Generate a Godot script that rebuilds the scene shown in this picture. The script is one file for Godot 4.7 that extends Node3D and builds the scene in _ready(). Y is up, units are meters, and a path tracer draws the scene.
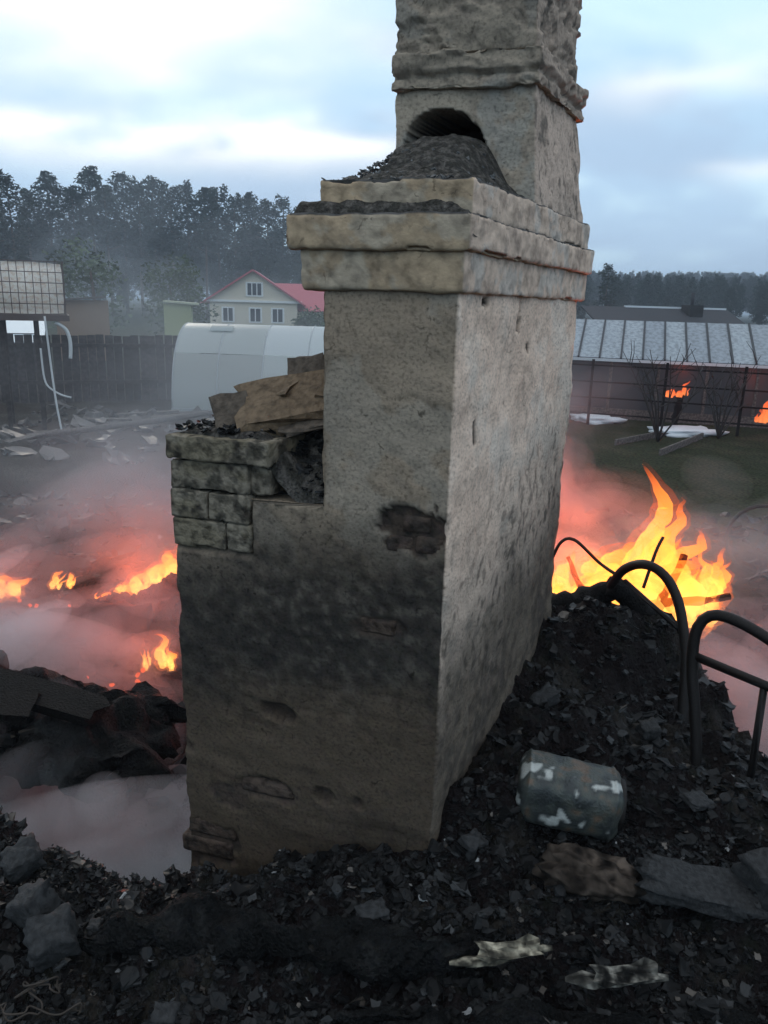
extends Node3D

# ------------------------------------------------------------------ helpers
var names_used := {}
var near_noise := FastNoiseLite.new()
var lump_noise := FastNoiseLite.new()
var rng := RandomNumberGenerator.new()

func numbered(called: String) -> String:
	if not names_used.has(called):
		names_used[called] = 0
		return called
	names_used[called] += 1
	return "%s_%03d" % [called, names_used[called]]

func tag(o: Node3D, label: String, category: String, group := "", kind := "") -> Node3D:
	if label != "": o.set_meta("label", label)
	if category != "": o.set_meta("category", category)
	if group != "": o.set_meta("group", group)
	if kind != "": o.set_meta("kind", kind)
	return o

func thing(called: String, label: String, category: String, at := Vector3.ZERO, turn := 0.0, group := "") -> Node3D:
	var o := Node3D.new()
	o.name = numbered(called)
	add_child(o)
	o.position = at
	o.rotation.y = turn
	tag(o, label, category, group)
	return o

func put(called: String, mesh: Mesh, m: Material, parent: Node3D = null) -> MeshInstance3D:
	var o := MeshInstance3D.new()
	o.mesh = mesh
	o.material_override = m
	if parent == null:
		o.name = numbered(called)
		add_child(o)
	else:
		o.name = called
		parent.add_child(o, true)
	return o

func copy(o: Node3D, at: Vector3, turn: float, label: String) -> Node3D:
	var c: Node3D = o.duplicate()
	var base := String(o.name)
	if base.length() > 4 and base.substr(base.length() - 3).is_valid_int(): base = base.substr(0, base.length() - 4)
	c.name = numbered(base)
	add_child(c)
	c.position = at
	c.rotation.y = turn
	c.set_meta("label", label)
	return c

func noise(s: int, freq: float, octaves := 4, kind := FastNoiseLite.TYPE_SIMPLEX_SMOOTH) -> FastNoiseLite:
	var n := FastNoiseLite.new()
	n.seed = s
	n.frequency = freq
	n.noise_type = kind
	n.fractal_octaves = octaves
	n.fractal_type = FastNoiseLite.FRACTAL_FBM if octaves > 1 else FastNoiseLite.FRACTAL_NONE
	return n

func tex(s: int, freq: float, stops: Array, octaves := 5, size := 512, kind := FastNoiseLite.TYPE_SIMPLEX_SMOOTH) -> NoiseTexture2D:
	var t := NoiseTexture2D.new()
	t.width = size
	t.height = size
	t.seamless = true
	t.noise = noise(s, freq, octaves, kind)
	var g := Gradient.new()
	var offs := PackedFloat32Array()
	var cols := PackedColorArray()
	for st in stops:
		offs.append(st[0])
		cols.append(st[1])
	g.offsets = offs
	g.colors = cols
	t.color_ramp = g
	return t

func bump_tex(s: int, freq: float, strength: float, octaves := 5, size := 512, kind := FastNoiseLite.TYPE_SIMPLEX_SMOOTH) -> NoiseTexture2D:
	var t := NoiseTexture2D.new()
	t.width = size
	t.height = size
	t.seamless = true
	t.as_normal_map = true
	t.bump_strength = strength
	t.noise = noise(s, freq, octaves, kind)
	return t

func gray(v: float) -> Color:
	return Color(v, v, v)

func mat(called: String, linear_color: Color, rough := 0.9, spec := 0.4) -> StandardMaterial3D:
	var m := StandardMaterial3D.new()
	m.resource_name = called
	m.albedo_color = linear_color.linear_to_srgb()
	m.roughness = rough
	m.metallic_specular = spec
	m.cull_mode = BaseMaterial3D.CULL_DISABLED
	return m

func textured(m: StandardMaterial3D, albedo: Texture2D, normal: Texture2D, scale: float, normal_scale := 1.0) -> StandardMaterial3D:
	m.albedo_texture = albedo
	if normal:
		m.normal_enabled = true
		m.normal_texture = normal
		m.normal_scale = normal_scale
	m.uv1_triplanar = true
	m.uv1_world_triplanar = true
	m.uv1_scale = Vector3.ONE * scale
	return m

func begin() -> SurfaceTool:
	var st := SurfaceTool.new()
	st.begin(Mesh.PRIMITIVE_TRIANGLES)
	return st

func finish(st: SurfaceTool) -> ArrayMesh:
	st.generate_normals()
	return st.commit()

func tri(st: SurfaceTool, a: Vector3, b: Vector3, c: Vector3) -> void:
	st.add_vertex(a); st.add_vertex(b); st.add_vertex(c)

func quad(st: SurfaceTool, a: Vector3, b: Vector3, c: Vector3, d: Vector3) -> void:
	tri(st, a, b, c)
	tri(st, a, c, d)

# a bevelled box: lo..hi in the axes of t
func box(st: SurfaceTool, lo: Vector3, hi: Vector3, t := Transform3D.IDENTITY) -> void:
	st.set_smooth_group(-1)
	var v := []
	for i in 8:
		v.append(t * Vector3(hi.x if i & 1 else lo.x, hi.y if i & 2 else lo.y, hi.z if i & 4 else lo.z))
	for f in [[0, 1, 3, 2], [5, 4, 6, 7], [4, 0, 2, 6], [1, 5, 7, 3], [2, 3, 7, 6], [4, 5, 1, 0]]:
		quad(st, v[f[0]], v[f[2]] if false else v[f[1]], v[f[2]], v[f[3]])

func box_mesh(lo: Vector3, hi: Vector3, t := Transform3D.IDENTITY) -> ArrayMesh:
	var st := begin()
	box(st, lo, hi, t)
	return finish(st)

func tube(st: SurfaceTool, pts: Array, radii: Array, sides := 8, flat := 1.0, rough := 0.0) -> void:
	st.set_smooth_group(0)
	var rings := []
	var n := pts.size()
	var side := Vector3.ZERO
	for i in n:
		var d: Vector3 = (pts[mini(i + 1, n - 1)] - pts[maxi(i - 1, 0)]).normalized()
		if side == Vector3.ZERO:
			side = d.cross(Vector3.UP if absf(d.y) < 0.9 else Vector3.RIGHT).normalized()
		side = (side - d * side.dot(d)).normalized()
		var up := side.cross(d).normalized()
		var r: float = radii[i] if radii.size() > 1 else radii[0]
		var ring := []
		for k in sides:
			var a := TAU * k / sides
			var rr := r * (1.0 + (rough * lump_noise.get_noise_3d(pts[i].x * 900 + k * 77, pts[i].y * 900, pts[i].z * 900) if rough > 0.0 else 0.0))
			ring.append(pts[i] + side * cos(a) * rr + up * sin(a) * rr * flat)
		rings.append(ring)
	for i in n - 1:
		for k in sides:
			var k2 := (k + 1) % sides
			var v0 := float(i) / (n - 1)
			var v1 := float(i + 1) / (n - 1)
			var u0 := float(k) / sides
			st.set_uv(Vector2(u0, v0)); st.add_vertex(rings[i][k])
			st.set_uv(Vector2(u0, v1)); st.add_vertex(rings[i + 1][k2])
			st.set_uv(Vector2(u0, v1)); st.add_vertex(rings[i + 1][k])
			st.set_uv(Vector2(u0, v0)); st.add_vertex(rings[i][k])
			st.set_uv(Vector2(u0, v0)); st.add_vertex(rings[i][k2])
			st.set_uv(Vector2(u0, v1)); st.add_vertex(rings[i + 1][k2])
	for e in [0, n - 1]:
		for k in range(1, sides - 1):
			st.set_uv(Vector2(0.5, 0.0 if e == 0 else 1.0))
			if e == 0: tri(st, rings[e][0], rings[e][k + 1], rings[e][k])
			else: tri(st, rings[e][0], rings[e][k], rings[e][k + 1])

func tube_mesh(pts: Array, radii: Array, sides := 8, flat := 1.0, rough := 0.0) -> ArrayMesh:
	var st := begin()
	tube(st, pts, radii, sides, flat, rough)
	return finish(st)

func smooth_path(pts: Array, per := 6) -> Array:
	var c := Curve3D.new()
	for i in pts.size():
		var d: Vector3 = (pts[mini(i + 1, pts.size() - 1)] - pts[maxi(i - 1, 0)]) / 6.0
		c.add_point(pts[i], -d, d)
	var out := []
	var n := (pts.size() - 1) * per
	var total := c.get_baked_length()
	for i in n + 1:
		out.append(c.sample_baked(total * i / n, true))
	return out

# an irregular lump: a rounded, jittered block of the given size
func lump_mesh(s: int, size: Vector3, cuts := 3, rough := 0.25, power := 0.5) -> ArrayMesh:
	var st := begin()
	st.set_smooth_group(0 if cuts > 3 else -1)
	var n := noise(s, 0.9, 3)
	var f := func(p: Vector3) -> Vector3:
		var q := p.normalized() * lerpf(1.0, p.length(), power)
		q *= 1.0 + rough * n.get_noise_3d(q.x * 1.3 + s, q.y * 1.3, q.z * 1.3) * 1.6
		return q * size * 0.5
	for axis in 3:
		for sgn in [-1.0, 1.0]:
			for i in cuts:
				for j in cuts:
					var c := []
					for o: Array in [[0, 0], [1, 0], [1, 1], [0, 1]]:
						var u: float = -1.0 + 2.0 * (i + o[0]) / cuts
						var w: float = -1.0 + 2.0 * (j + o[1]) / cuts
						var p: Vector3 = [Vector3(sgn, u, w), Vector3(u, sgn, w), Vector3(u, w, sgn)][axis]
						c.append(f.call(p))
					if (sgn > 0) != (axis == 1): quad(st, c[3], c[2], c[1], c[0])
					else: quad(st, c[0], c[1], c[2], c[3])
	return finish(st)

# ------------------------------------------------------------------ the stove's own axes: a to the left along its front, h up, b back along its right side
const STOVE := Vector3(0.18, 0.0, -2.042)
const EX := Vector3(-0.9563, 0.0, -0.2924)
const EZ := Vector3(0.4540, 0.0, -0.8910)
func plan(a: float, h: float, b: float) -> Vector3:
	return EX * a + Vector3(0, h, 0) + EZ * b
func inside_stove(x: float, z: float, margin: float) -> bool:
	var d := Vector3(x, 0, z) - STOVE
	var det := EX.x * EZ.z - EX.z * EZ.x
	var a := (d.x * EZ.z - d.z * EZ.x) / det
	var b := (EX.x * d.z - EX.z * d.x) / det
	return a > -margin and a < 0.87 + margin and b > -margin and b < 1.24 + margin

# a masonry block with worn edges; shape(p) bends the block before it is set in plan, carve(p, dir) gives metres pressed inwards, paint(p, dir, d) a linear colour
func masonry(lo: Vector3, hi: Vector3, cell: float, r: float, amp: float, s: int, paint: Callable, carve = null, shape = null) -> ArrayMesh:
	var rough := noise(s, 5.0, 4)
	var edge := noise(s + 7, 9.0, 3)
	var ctr := (lo + hi) / 2
	var half := (hi - lo) / 2
	var verts := PackedVector3Array()
	var cols := PackedColorArray()
	var index := PackedInt32Array()
	var seen := {}
	for axis in 3:
		var ua := (axis + 1) % 3
		var wa := (axis + 2) % 3
		var nu := maxi(1, int(ceil((hi[ua] - lo[ua]) / cell)))
		var nw := maxi(1, int(ceil((hi[wa] - lo[wa]) / cell)))
		for sgn in [-1.0, 1.0]:
			var ids := PackedInt32Array()
			for j in nw + 1:
				for i in nu + 1:
					var p := ctr
					p[axis] += sgn * half[axis]
					p[ua] = lerpf(lo[ua], hi[ua], float(i) / nu)
					p[wa] = lerpf(lo[wa], hi[wa], float(j) / nw)
					var key := Vector3i((p * 4000.0).round())
					if seen.has(key):
						ids.append(seen[key])
						continue
					var rr := r * clampf(1.0 + 0.9 * edge.get_noise_3dv(p), 0.25, 2.2)
					var inner := Vector3(clampf(p.x, lo.x + rr, hi.x - rr), clampf(p.y, lo.y + rr, hi.y - rr), clampf(p.z, lo.z + rr, hi.z - rr))
					var dir := (p - inner).normalized()
					var q := inner + dir * rr
					var d := amp * rough.get_noise_3dv(p)
					if carve != null: d -= carve.call(p, dir)
					q += dir * d
					var col: Color = paint.call(p, dir, d)
					if shape != null: q = shape.call(q)
					seen[key] = verts.size()
					ids.append(verts.size())
					verts.append(plan(q.x, q.y, q.z))
					cols.append(col)
			for j in nw:
				for i in nu:
					var v0 := ids[j * (nu + 1) + i]
					var v1 := ids[j * (nu + 1) + i + 1]
					var v2 := ids[(j + 1) * (nu + 1) + i + 1]
					var v3 := ids[(j + 1) * (nu + 1) + i]
					if sgn > 0: index.append_array(PackedInt32Array([v0, v2, v1, v0, v3, v2]))
					else: index.append_array(PackedInt32Array([v0, v1, v2, v0, v2, v3]))
	return indexed(verts, cols, index)

func indexed(verts: PackedVector3Array, cols: PackedColorArray, index: PackedInt32Array) -> ArrayMesh:
	var normals := PackedVector3Array()
	normals.resize(verts.size())
	for i in range(0, index.size(), 3):
		var n := (verts[index[i + 2]] - verts[index[i]]).cross(verts[index[i + 1]] - verts[index[i]])
		normals[index[i]] += n
		normals[index[i + 1]] += n
		normals[index[i + 2]] += n
	for i in normals.size():
		normals[i] = normals[i].normalized() if normals[i].length_squared() > 1e-20 else Vector3.UP
	var arr := []
	arr.resize(Mesh.ARRAY_MAX)
	arr[Mesh.ARRAY_VERTEX] = verts
	arr[Mesh.ARRAY_NORMAL] = normals
	if cols.size(): arr[Mesh.ARRAY_COLOR] = cols
	arr[Mesh.ARRAY_INDEX] = index
	var am := ArrayMesh.new()
	am.add_surface_from_arrays(Mesh.PRIMITIVE_TRIANGLES, arr)
	return am

# a height field over a rectangle; height(x, z), paint(x, z, h)
func field(x0: float, x1: float, z0: float, z1: float, cell: float, height: Callable, paint: Callable) -> ArrayMesh:
	var nx := int((x1 - x0) / cell)
	var nz := int((z1 - z0) / cell)
	var verts := PackedVector3Array()
	var cols := PackedColorArray()
	var index := PackedInt32Array()
	for j in nz + 1:
		for i in nx + 1:
			var x := lerpf(x0, x1, float(i) / nx)
			var z := lerpf(z0, z1, float(j) / nz)
			var h: float = height.call(x, z)
			verts.append(Vector3(x, h, z))
			cols.append(paint.call(x, z, h))
	for j in nz:
		for i in nx:
			var a := j * (nx + 1) + i
			index.append_array(PackedInt32Array([a, a + 1, a + nx + 2, a, a + nx + 2, a + nx + 1]))
	return indexed(verts, cols, index)

# ------------------------------------------------------------------ the lie of the land
const GROUND := -0.95
var land := PackedVector3Array()
func ground_height(x: float, z: float) -> float:
	var sum := 0.0
	var weight := 0.0
	for p in land:
		var dx := x - p.x
		var dz := z - p.z
		var d2 := dx * dx + dz * dz + 0.004
		var w := 1.0 / (d2 * d2)
		sum += p.y * w
		weight += w
	var h := sum / weight
	var d := sqrt(x * x + z * z)
	var far := smoothstep(8.5, 11.0, d)
	h = lerpf(h, GROUND, far)
	var k := 1.0 - 0.75 * far
	h += k * (0.075 * lump_noise.get_noise_2d(x * 100, z * 100) + 0.035 * near_noise.get_noise_2d(x * 100, z * 100))
	return h

func scatter(called: String, meshes: Array, m: Material, count: int, s: int, where: Callable, size: Callable, tint: Callable, label: String) -> void:
	rng.seed = s
	var lists := []
	for k in meshes.size(): lists.append([])
	for i in count:
		var p: Vector3 = where.call()
		if p == Vector3.INF: continue
		var b := Basis.from_euler(Vector3(rng.randf_range(-0.6, 0.6), rng.randf() * TAU, rng.randf_range(-0.6, 0.6)))
		b = b.scaled(Vector3.ONE * size.call(p))
		lists[i % meshes.size()].append([Transform3D(b, p), tint.call()])
	for k in meshes.size():
		if lists[k].is_empty(): continue
		var mm := MultiMesh.new()
		mm.transform_format = MultiMesh.TRANSFORM_3D
		mm.use_colors = true
		mm.mesh = meshes[k]
		mm.instance_count = lists[k].size()
		for i in lists[k].size():
			mm.set_instance_transform(i, lists[k][i][0])
			mm.set_instance_color(i, lists[k][i][1])
		var o := MultiMeshInstance3D.new()
		o.multimesh = mm
		o.material_override = m
		o.name = numbered(called)
		add_child(o)
		tag(o, label, "", "", "stuff")

func smoke(called: String, at: Vector3, size: Vector3, density: float, color: Color, turn := Vector3.ZERO, label := "") -> void:
	var f := FogVolume.new()
	f.shape = RenderingServer.FOG_VOLUME_SHAPE_ELLIPSOID
	f.size = size
	f.position = at
	f.rotation = turn
	var m := FogMaterial.new()
	m.resource_name = "smoke"
	m.density = density
	m.albedo = color
	f.material = m
	f.name = numbered(called)
	add_child(f)
	tag(f, label, "", "smoke over the embers", "stuff")

# ------------------------------------------------------------------ materials
var M := {}
func make_materials() -> void:
	var plaster := mat("plaster", gray(1.0), 0.95, 0.25)
	plaster.vertex_color_use_as_albedo = true
	textured(plaster, tex(11, 0.035, [[0.0, gray(0.66)], [0.24, gray(0.80)], [0.40, gray(0.93)], [0.6, gray(0.97)], [1.0, gray(1.0)]], 6, 1024), bump_tex(12, 0.04, 5.0, 8, 1024), 1.9, 0.6)
	# hairline cracks in patches
	var crack := tex(19, 0.010, [[0.0, gray(0.25)], [0.035, gray(0.5)], [0.06, gray(1.0)], [1.0, gray(1.0)]], 2, 1024, FastNoiseLite.TYPE_CELLULAR)
	var web := crack.noise as FastNoiseLite
	web.cellular_return_type = FastNoiseLite.RETURN_DISTANCE2_SUB
	web.domain_warp_enabled = true
	web.domain_warp_amplitude = 40.0
	web.domain_warp_frequency = 0.01
	plaster.detail_enabled = true
	plaster.detail_albedo = crack
	plaster.detail_blend_mode = BaseMaterial3D.BLEND_MODE_MUL
	plaster.detail_uv_layer = BaseMaterial3D.DETAIL_UV_2
	plaster.uv2_triplanar = true
	plaster.uv2_world_triplanar = true
	plaster.uv2_scale = Vector3.ONE * 1.3
	plaster.detail_mask = tex(20, 0.006, [[0.0, gray(0.0)], [0.5, gray(0.0)], [0.62, gray(0.8)], [1.0, gray(0.8)]], 3)
	M.plaster = plaster
	var render_coat: StandardMaterial3D = plaster.duplicate()
	render_coat.resource_name = "cornice_plaster"
	render_coat.albedo_texture = tex(13, 0.010, [[0.1, gray(0.66)], [0.4, gray(0.88)], [0.7, gray(1.0)]], 7, 1024)
	render_coat.normal_scale = 0.5
	M.cornice = render_coat
	var brick := mat("brick", Color(0.085, 0.06, 0.048), 0.95, 0.2)
	textured(brick, tex(14, 0.03, [[0.2, gray(0.5)], [0.6, gray(0.9)], [1.0, gray(1.0)]]), bump_tex(15, 0.05, 6.0), 3.0, 1.0)
	M.brick = brick
	var clay := mat("old_clay_brick", gray(1.0), 0.95, 0.2)
	clay.vertex_color_use_as_albedo = true
	textured(clay, tex(17, 0.02, [[0.15, gray(0.55)], [0.55, gray(0.95)], [1.0, gray(1.0)]]), bump_tex(18, 0.04, 6.0), 2.4, 1.0)
	M.clay = clay
	var ash := mat("ash", gray(1.0), 0.95, 0.2)
	ash.vertex_color_use_as_albedo = true
	textured(ash, tex(21, 0.05, [[0.2, gray(0.55)], [0.6, gray(0.9)], [1.0, gray(1.0)]]), bump_tex(22, 0.06, 8.0), 3.0, 1.2)
	M.ash = ash
	var coal := mat("charred_ground", gray(1.0), 0.7, 0.22)
	coal.vertex_color_use_as_albedo = true
	textured(coal, tex(24, 0.04, [[0.2, gray(0.5)], [0.55, gray(0.85)], [1.0, gray(1.0)]]), bump_tex(25, 0.05, 12.0), 2.6, 1.6)
	M.coal = coal
	var chip := mat("charcoal_chip", gray(1.0), 0.45, 0.27)
	chip.vertex_color_use_as_albedo = true
	M.chip = chip
	var wood := mat("charred_wood", Color(0.011, 0.010, 0.0095), 0.75, 0.22)
	textured(wood, tex(31, 0.03, [[0.2, gray(0.5)], [1.0, gray(1.0)]]), bump_tex(32, 0.045, 14.0, 4, 512, FastNoiseLite.TYPE_CELLULAR), 4.0, 1.5)
	M.wood = wood
	var steel := mat("burnt_steel", Color(0.026, 0.021, 0.019), 0.55, 0.5)
	steel.metallic = 0.55
	textured(steel, tex(34, 0.05, [[0.2, Color(0.5, 0.42, 0.38)], [0.6, gray(0.8)], [1.0, gray(1.0)]]), bump_tex(35, 0.08, 4.0), 6.0, 0.6)
	M.steel = steel
	var soil := mat("soil", gray(1.0), 0.95, 0.2)
	soil.vertex_color_use_as_albedo = true
	textured(soil, tex(37, 0.03, [[0.2, gray(0.55)], [0.6, gray(0.9)], [1.0, gray(1.0)]]), bump_tex(38, 0.05, 10.0), 0.9, 1.2)
	M.soil = soil
	M.stone = textured(mat("grey_stone", Color(0.034, 0.034, 0.035), 0.85, 0.4), tex(41, 0.03, [[0.2, gray(0.6)], [0.7, gray(1.0)]]), bump_tex(42, 0.06, 6.0), 3.0)
	M.fence = textured(mat("weathered_boards", Color(0.055, 0.045, 0.045), 0.9, 0.3), tex(44, 0.02, [[0.2, gray(0.6)], [0.8, gray(1.0)]]), null, 0.8)
	M.grey_wood = textured(mat("grey_wood", Color(0.16, 0.14, 0.13), 0.9, 0.3), tex(45, 0.03, [[0.2, gray(0.6)], [0.8, gray(1.0)]]), null, 1.0)
	M.sheet_white = mat("pale_sheet", Color(0.6, 0.63, 0.66), 0.6, 0.4)

func leaf(called: String, c: Color) -> StandardMaterial3D:
	var m := mat(called, c, 0.8, 0.3)
	m.vertex_color_use_as_albedo = true
	m.backlight_enabled = true
	m.backlight = gray(0.12)
	return m

# ------------------------------------------------------------------ sky
func make_sky() -> PanoramaSkyMaterial:
	var w := 1024
	var h := 512
	var im := Image.create(w, h, false, Image.FORMAT_RGBF)
	var big := noise(301, 0.55, 5)
	var fine := noise(302, 1.1, 5)
	for y in h:
		var el := PI / 2 - PI * (y + 0.5) / h
		var ce := cos(el)
		var se := sin(el)
		for x in w:
			var az := TAU * (x + 0.5) / w
			if az > PI: az -= TAU
			var c: Color
			if se <= -0.02:
				c = Color(0.10, 0.105, 0.11)
			else:
				var s := maxf(se, 0.0)
				var px := sin(az) * ce / (s + 0.20)
				var pz := cos(az) * ce / (s + 0.20)
				var n1 := big.get_noise_3d(px * 1.5, pz * 1.9, 3.0)
				var n2 := fine.get_noise_3d(px * 1.7, pz * 2.6, 9.0)
				c = Color(0.43, 0.585, 0.77).lerp(Color(0.46, 0.68, 0.88), smoothstep(0.02, 0.30, s)).lerp(Color(0.98, 0.99, 1.0), smoothstep(0.34, 0.75, s))
				# darker blue-grey cloud bodies
				c = c.lerp(Color(0.40, 0.545, 0.73), 0.85 * smoothstep(0.02, 0.30, n1))
				# thin bright cloud
				c = c.lerp(Color(0.66, 0.89, 1.0), 0.6 * smoothstep(0.05, 0.40, -n1 + 0.35 * n2))
				# bright gaps low over the horizon
				var deg := rad_to_deg(el)
				var adeg := rad_to_deg(az)
				var gap := exp(-pow((deg - 9.6 - 0.035 * (adeg + 14.0) - 1.6 * n2) / 1.25, 2.0)) * smoothstep(-31.0, -22.0, adeg) * smoothstep(4.0, -3.0, adeg)
				gap = maxf(gap, 0.6 * exp(-pow((deg - 14.0 - 0.10 * (adeg - 20.0) - 2.0 * n2) / 1.5, 2.0)) * smoothstep(10.0, 17.0, adeg) * smoothstep(52.0, 36.0, adeg))
				gap = maxf(gap, 0.55 * exp(-pow((deg - 8.6 - 1.2 * n2) / 0.8, 2.0)) * smoothstep(18.0, 24.0, adeg) * smoothstep(60.0, 46.0, adeg))
				c = c.lerp(Color(0.98, 1.02, 1.04), clampf(1.25 * gap * (0.75 + 0.9 * n2), 0.0, 1.0))
				# veiled sun behind the cloud
				var da := (adeg + 19.0) / 17.0
				var de := (deg - 21.5) / 8.0
				var glow := exp(-(da * da + de * de) * (1.0 - 0.9 * n2)) 
				c = c.lerp(Color(1.25, 1.22, 1.18), clampf(glow * 1.0, 0.0, 0.95))
			im.set_pixel(x, y, c)
	var sky := PanoramaSkyMaterial.new()
	sky.panorama = ImageTexture.create_from_image(im)
	return sky

# ------------------------------------------------------------------ build
func _ready() -> void:
	near_noise = noise(5, 0.16, 3)
	lump_noise = noise(6, 0.04, 4)
	var cam := Camera3D.new()
	cam.name = "camera"
	add_child(cam)
	cam.position = Vector3(0, 1.65, 0)
	cam.rotation_order = EULER_ORDER_YXZ
	cam.rotation = Vector3(deg_to_rad(-15.1), 0, deg_to_rad(1.6))
	cam.fov = rad_to_deg(2.0 * atan(512.0 / 773.0))
	cam.far = 4000.0
	cam.near = 0.05
	var we := WorldEnvironment.new()
	we.name = "world_environment"
	var e := Environment.new()
	e.background_mode = Environment.BG_SKY
	e.sky = Sky.new()
	e.sky.sky_material = make_sky()
	e.background_energy_multiplier = 1.14
	e.tonemap_mode = Environment.TONE_MAPPER_LINEAR
	e.tonemap_exposure = 1.1
	e.sdfgi_enabled = true
	e.ssao_enabled = true
	e.ssil_enabled = true
	e.fog_enabled = true
	e.fog_density = 0.0016
	e.fog_light_color = Color(0.84, 0.9, 0.96)
	e.volumetric_fog_enabled = true
	e.volumetric_fog_density = 0.0
	we.environment = e
	add_child(we)
	var sun := DirectionalLight3D.new()
	sun.name = "veiled_sun"
	sun.light_energy = 0.2
	sun.light_angular_distance = 15.0
	sun.light_color = Color(1.0, 0.95, 0.88)
	sun.shadow_enabled = true
	add_child(sun)
	sun.rotation = Vector3(deg_to_rad(-24), deg_to_rad(180 + 21), 0)
	make_materials()
	set_land()
	build_ground()
	build_stove()
	build_background_left()
	build_background_right()
	build_forest()
	build_rubble()
	build_objects()
	build_fires()
	build_fuel()
	build_smoke()

func set_land() -> void:
	for p in [
		[-1.3, -1.4, -.10], [-.9, -1.5, -.08], [-.45, -1.5, -.08], [0, -1.5, -.10], [.5, -1.5, -.1], [1.0, -1.55, -.08], [2, -1.4, 0], [0, -0.8, -.1], [-1.5, -0.8, -.1], [1.5, -0.8, -.1],
		[-.48, -1.72, -.01], [-.2, -1.84, .0], [.17, -1.93, .0], [.54, -1.87, .02], [1.15, -1.89, .02], [1.47, -2.35, .02], [1.24, -2.5, .08], [1.75, -1.95, .0], [1.9, -2.3, -.1],
		[-1.8, -2.25, .02], [-1.5, -2.2, 0], [-1.27, -2.16, -.02], [-.97, -2.02, -.04], [-.84, -1.95, -.05], [-.7, -1.88, -.06], [-.56, -1.98, -.10], [-1.2, -1.85, .0], [-1.7, -1.8, .0],
		[-.78, -2.22, -.9], [-1.0, -2.35, -.95], [-1.1, -2.6, -1.0], [-1.4, -2.5, -1.0], [-1.8, -2.7, -1.0], [-2.4, -2.6, -1], [-1.0, -3, -1], [-.7, -2.8, -1], [-0.5, -3.4, -.95], [-.72, -2.45, -.9], [-1.7, -3.3, -1.0],
		[.31, -2.26, .16], [.58, -2.67, .22], [.85, -2.69, .2], [1.11, -2.55, .13], [.71, -3.15, .37], [.97, -3.2, .38], [1.2, -3.2, .34], [1.34, -3.0, .10], [1.26, -2.71, .06], [.5, -2.9, .28],
		[.9, -3.9, -.3], [1.3, -4, -.4], [1.7, -3.6, -.5], [1.75, -3.0, -.5], [1.75, -2.7, -.35], [2.2, -3, -.7], [2.5, -2.5, -.5], [.6, -4.0, -.3],
		[1.5, -5.3, -.45], [2, -5.3, -.38], [2.5, -5.4, -.45], [2, -4.5, -.6], [3, -4.5, -.75], [.4, -5, -.6],
		[-1.9, -5.5, -.6], [-2.75, -5.5, -.65], [-1.4, -4.5, -.62], [-1.8, -4.8, -.45], [-1, -4.2, -.8], [-2.6, -4.4, -.85], [-3.6, -4.6, -.75], [-1.2, -5.6, -.55],
		[-3, -8, -.85], [0, -8, -.85], [3, -8, -.9], [5, -7, -.95], [-6, -8, -.9], [-5, -5, -.8], [5, -5, -.9], [4, -3, -.8], [-3.6, -3, -.9], [-3, -1.5, -.1], [3, -1.3, 0], [-3.2, -2.2, -.1], [3.3, -2.2, -.4],
		[0, 2, -.3], [-5, 0, -.6], [5, 0, -.6],
	]:
		land.append(Vector3(p[0], p[2], p[1]))

func build_ground() -> void:
	var stain := noise(61, 0.9, 4)
	var near_paint := func(x: float, z: float, _h: float) -> Color:
		var n := stain.get_noise_2d(x * 3.0, z * 3.0)
		return Color(0.012, 0.0108, 0.010).lerp(Color(0.034, 0.029, 0.025), smoothstep(0.0, 0.5, n))
	var g := put("charred_ground", field(-2.7, 2.7, -4.3, -0.7, 0.02, ground_height, near_paint), M.coal)
	tag(g, "black charred rubble ground round the stove", "ground", "", "structure")
	var yard_height := func(x: float, z: float) -> float:
		var h := ground_height(x, z)
		if x > -2.62 and x < 2.62 and z > -4.22 and z < -0.78: h -= 0.25
		return h
	var yard_paint := func(x: float, z: float, _h: float) -> Color:
		var d := sqrt(x * x + z * z)
		var n := stain.get_noise_2d(x, z)
		var burnt := Color(0.022, 0.02, 0.02).lerp(Color(0.045, 0.04, 0.037), smoothstep(-0.1, 0.4, n))
		var earth := Color(0.055, 0.046, 0.038).lerp(Color(0.1, 0.09, 0.075), smoothstep(0.0, 0.5, n))
		var grass := Color(0.035, 0.045, 0.022).lerp(Color(0.06, 0.06, 0.035), smoothstep(-0.2, 0.5, n))
		var c := burnt.lerp(earth, smoothstep(8.5, 12.5, d + 3.0 * n))
		return c.lerp(grass, smoothstep(1.0, 4.0, x + 2.0 * n) * smoothstep(8.5, 10.5, d + 2.0 * n))
	var y := put("yard_ground", field(-16, 16, -27, 3, 0.125, yard_height, yard_paint), M.soil)
	tag(y, "burnt dark yard with earth and thin grass beyond", "ground", "", "structure")
	# the land out to the horizon
	var verts := PackedVector3Array()
	var cols := PackedColorArray()
	var index := PackedInt32Array()
	var radii := [0.0, 12.0, 15.0, 22.0, 28.0, 40.0, 60.0, 90.0, 140.0, 220.0, 400.0, 800.0, 1600.0, 3000.0]
	var steps := 48
	for i in radii.size():
		for k in steps:
			var a := TAU * k / steps
			var r: float = radii[i]
			var hh := GROUND - 0.45 if r < 28.0 else GROUND - 0.02
			verts.append(Vector3(sin(a) * r, hh, -cos(a) * r))
			cols.append(Color(0.05, 0.052, 0.032) if r < 60 else Color(0.045, 0.055, 0.03))
	for i in radii.size() - 1:
		for k in steps:
			var k2 := (k + 1) % steps
			var a0 := i * steps + k
			var a1 := i * steps + k2
			index.append_array(PackedInt32Array([a0, a0 + steps, a1 + steps, a0, a1 + steps, a1]))
	var land_sheet := put("field", indexed(verts, cols, index), M.soil)
	tag(land_sheet, "dull green land reaching to the horizon", "field", "", "structure")

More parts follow.
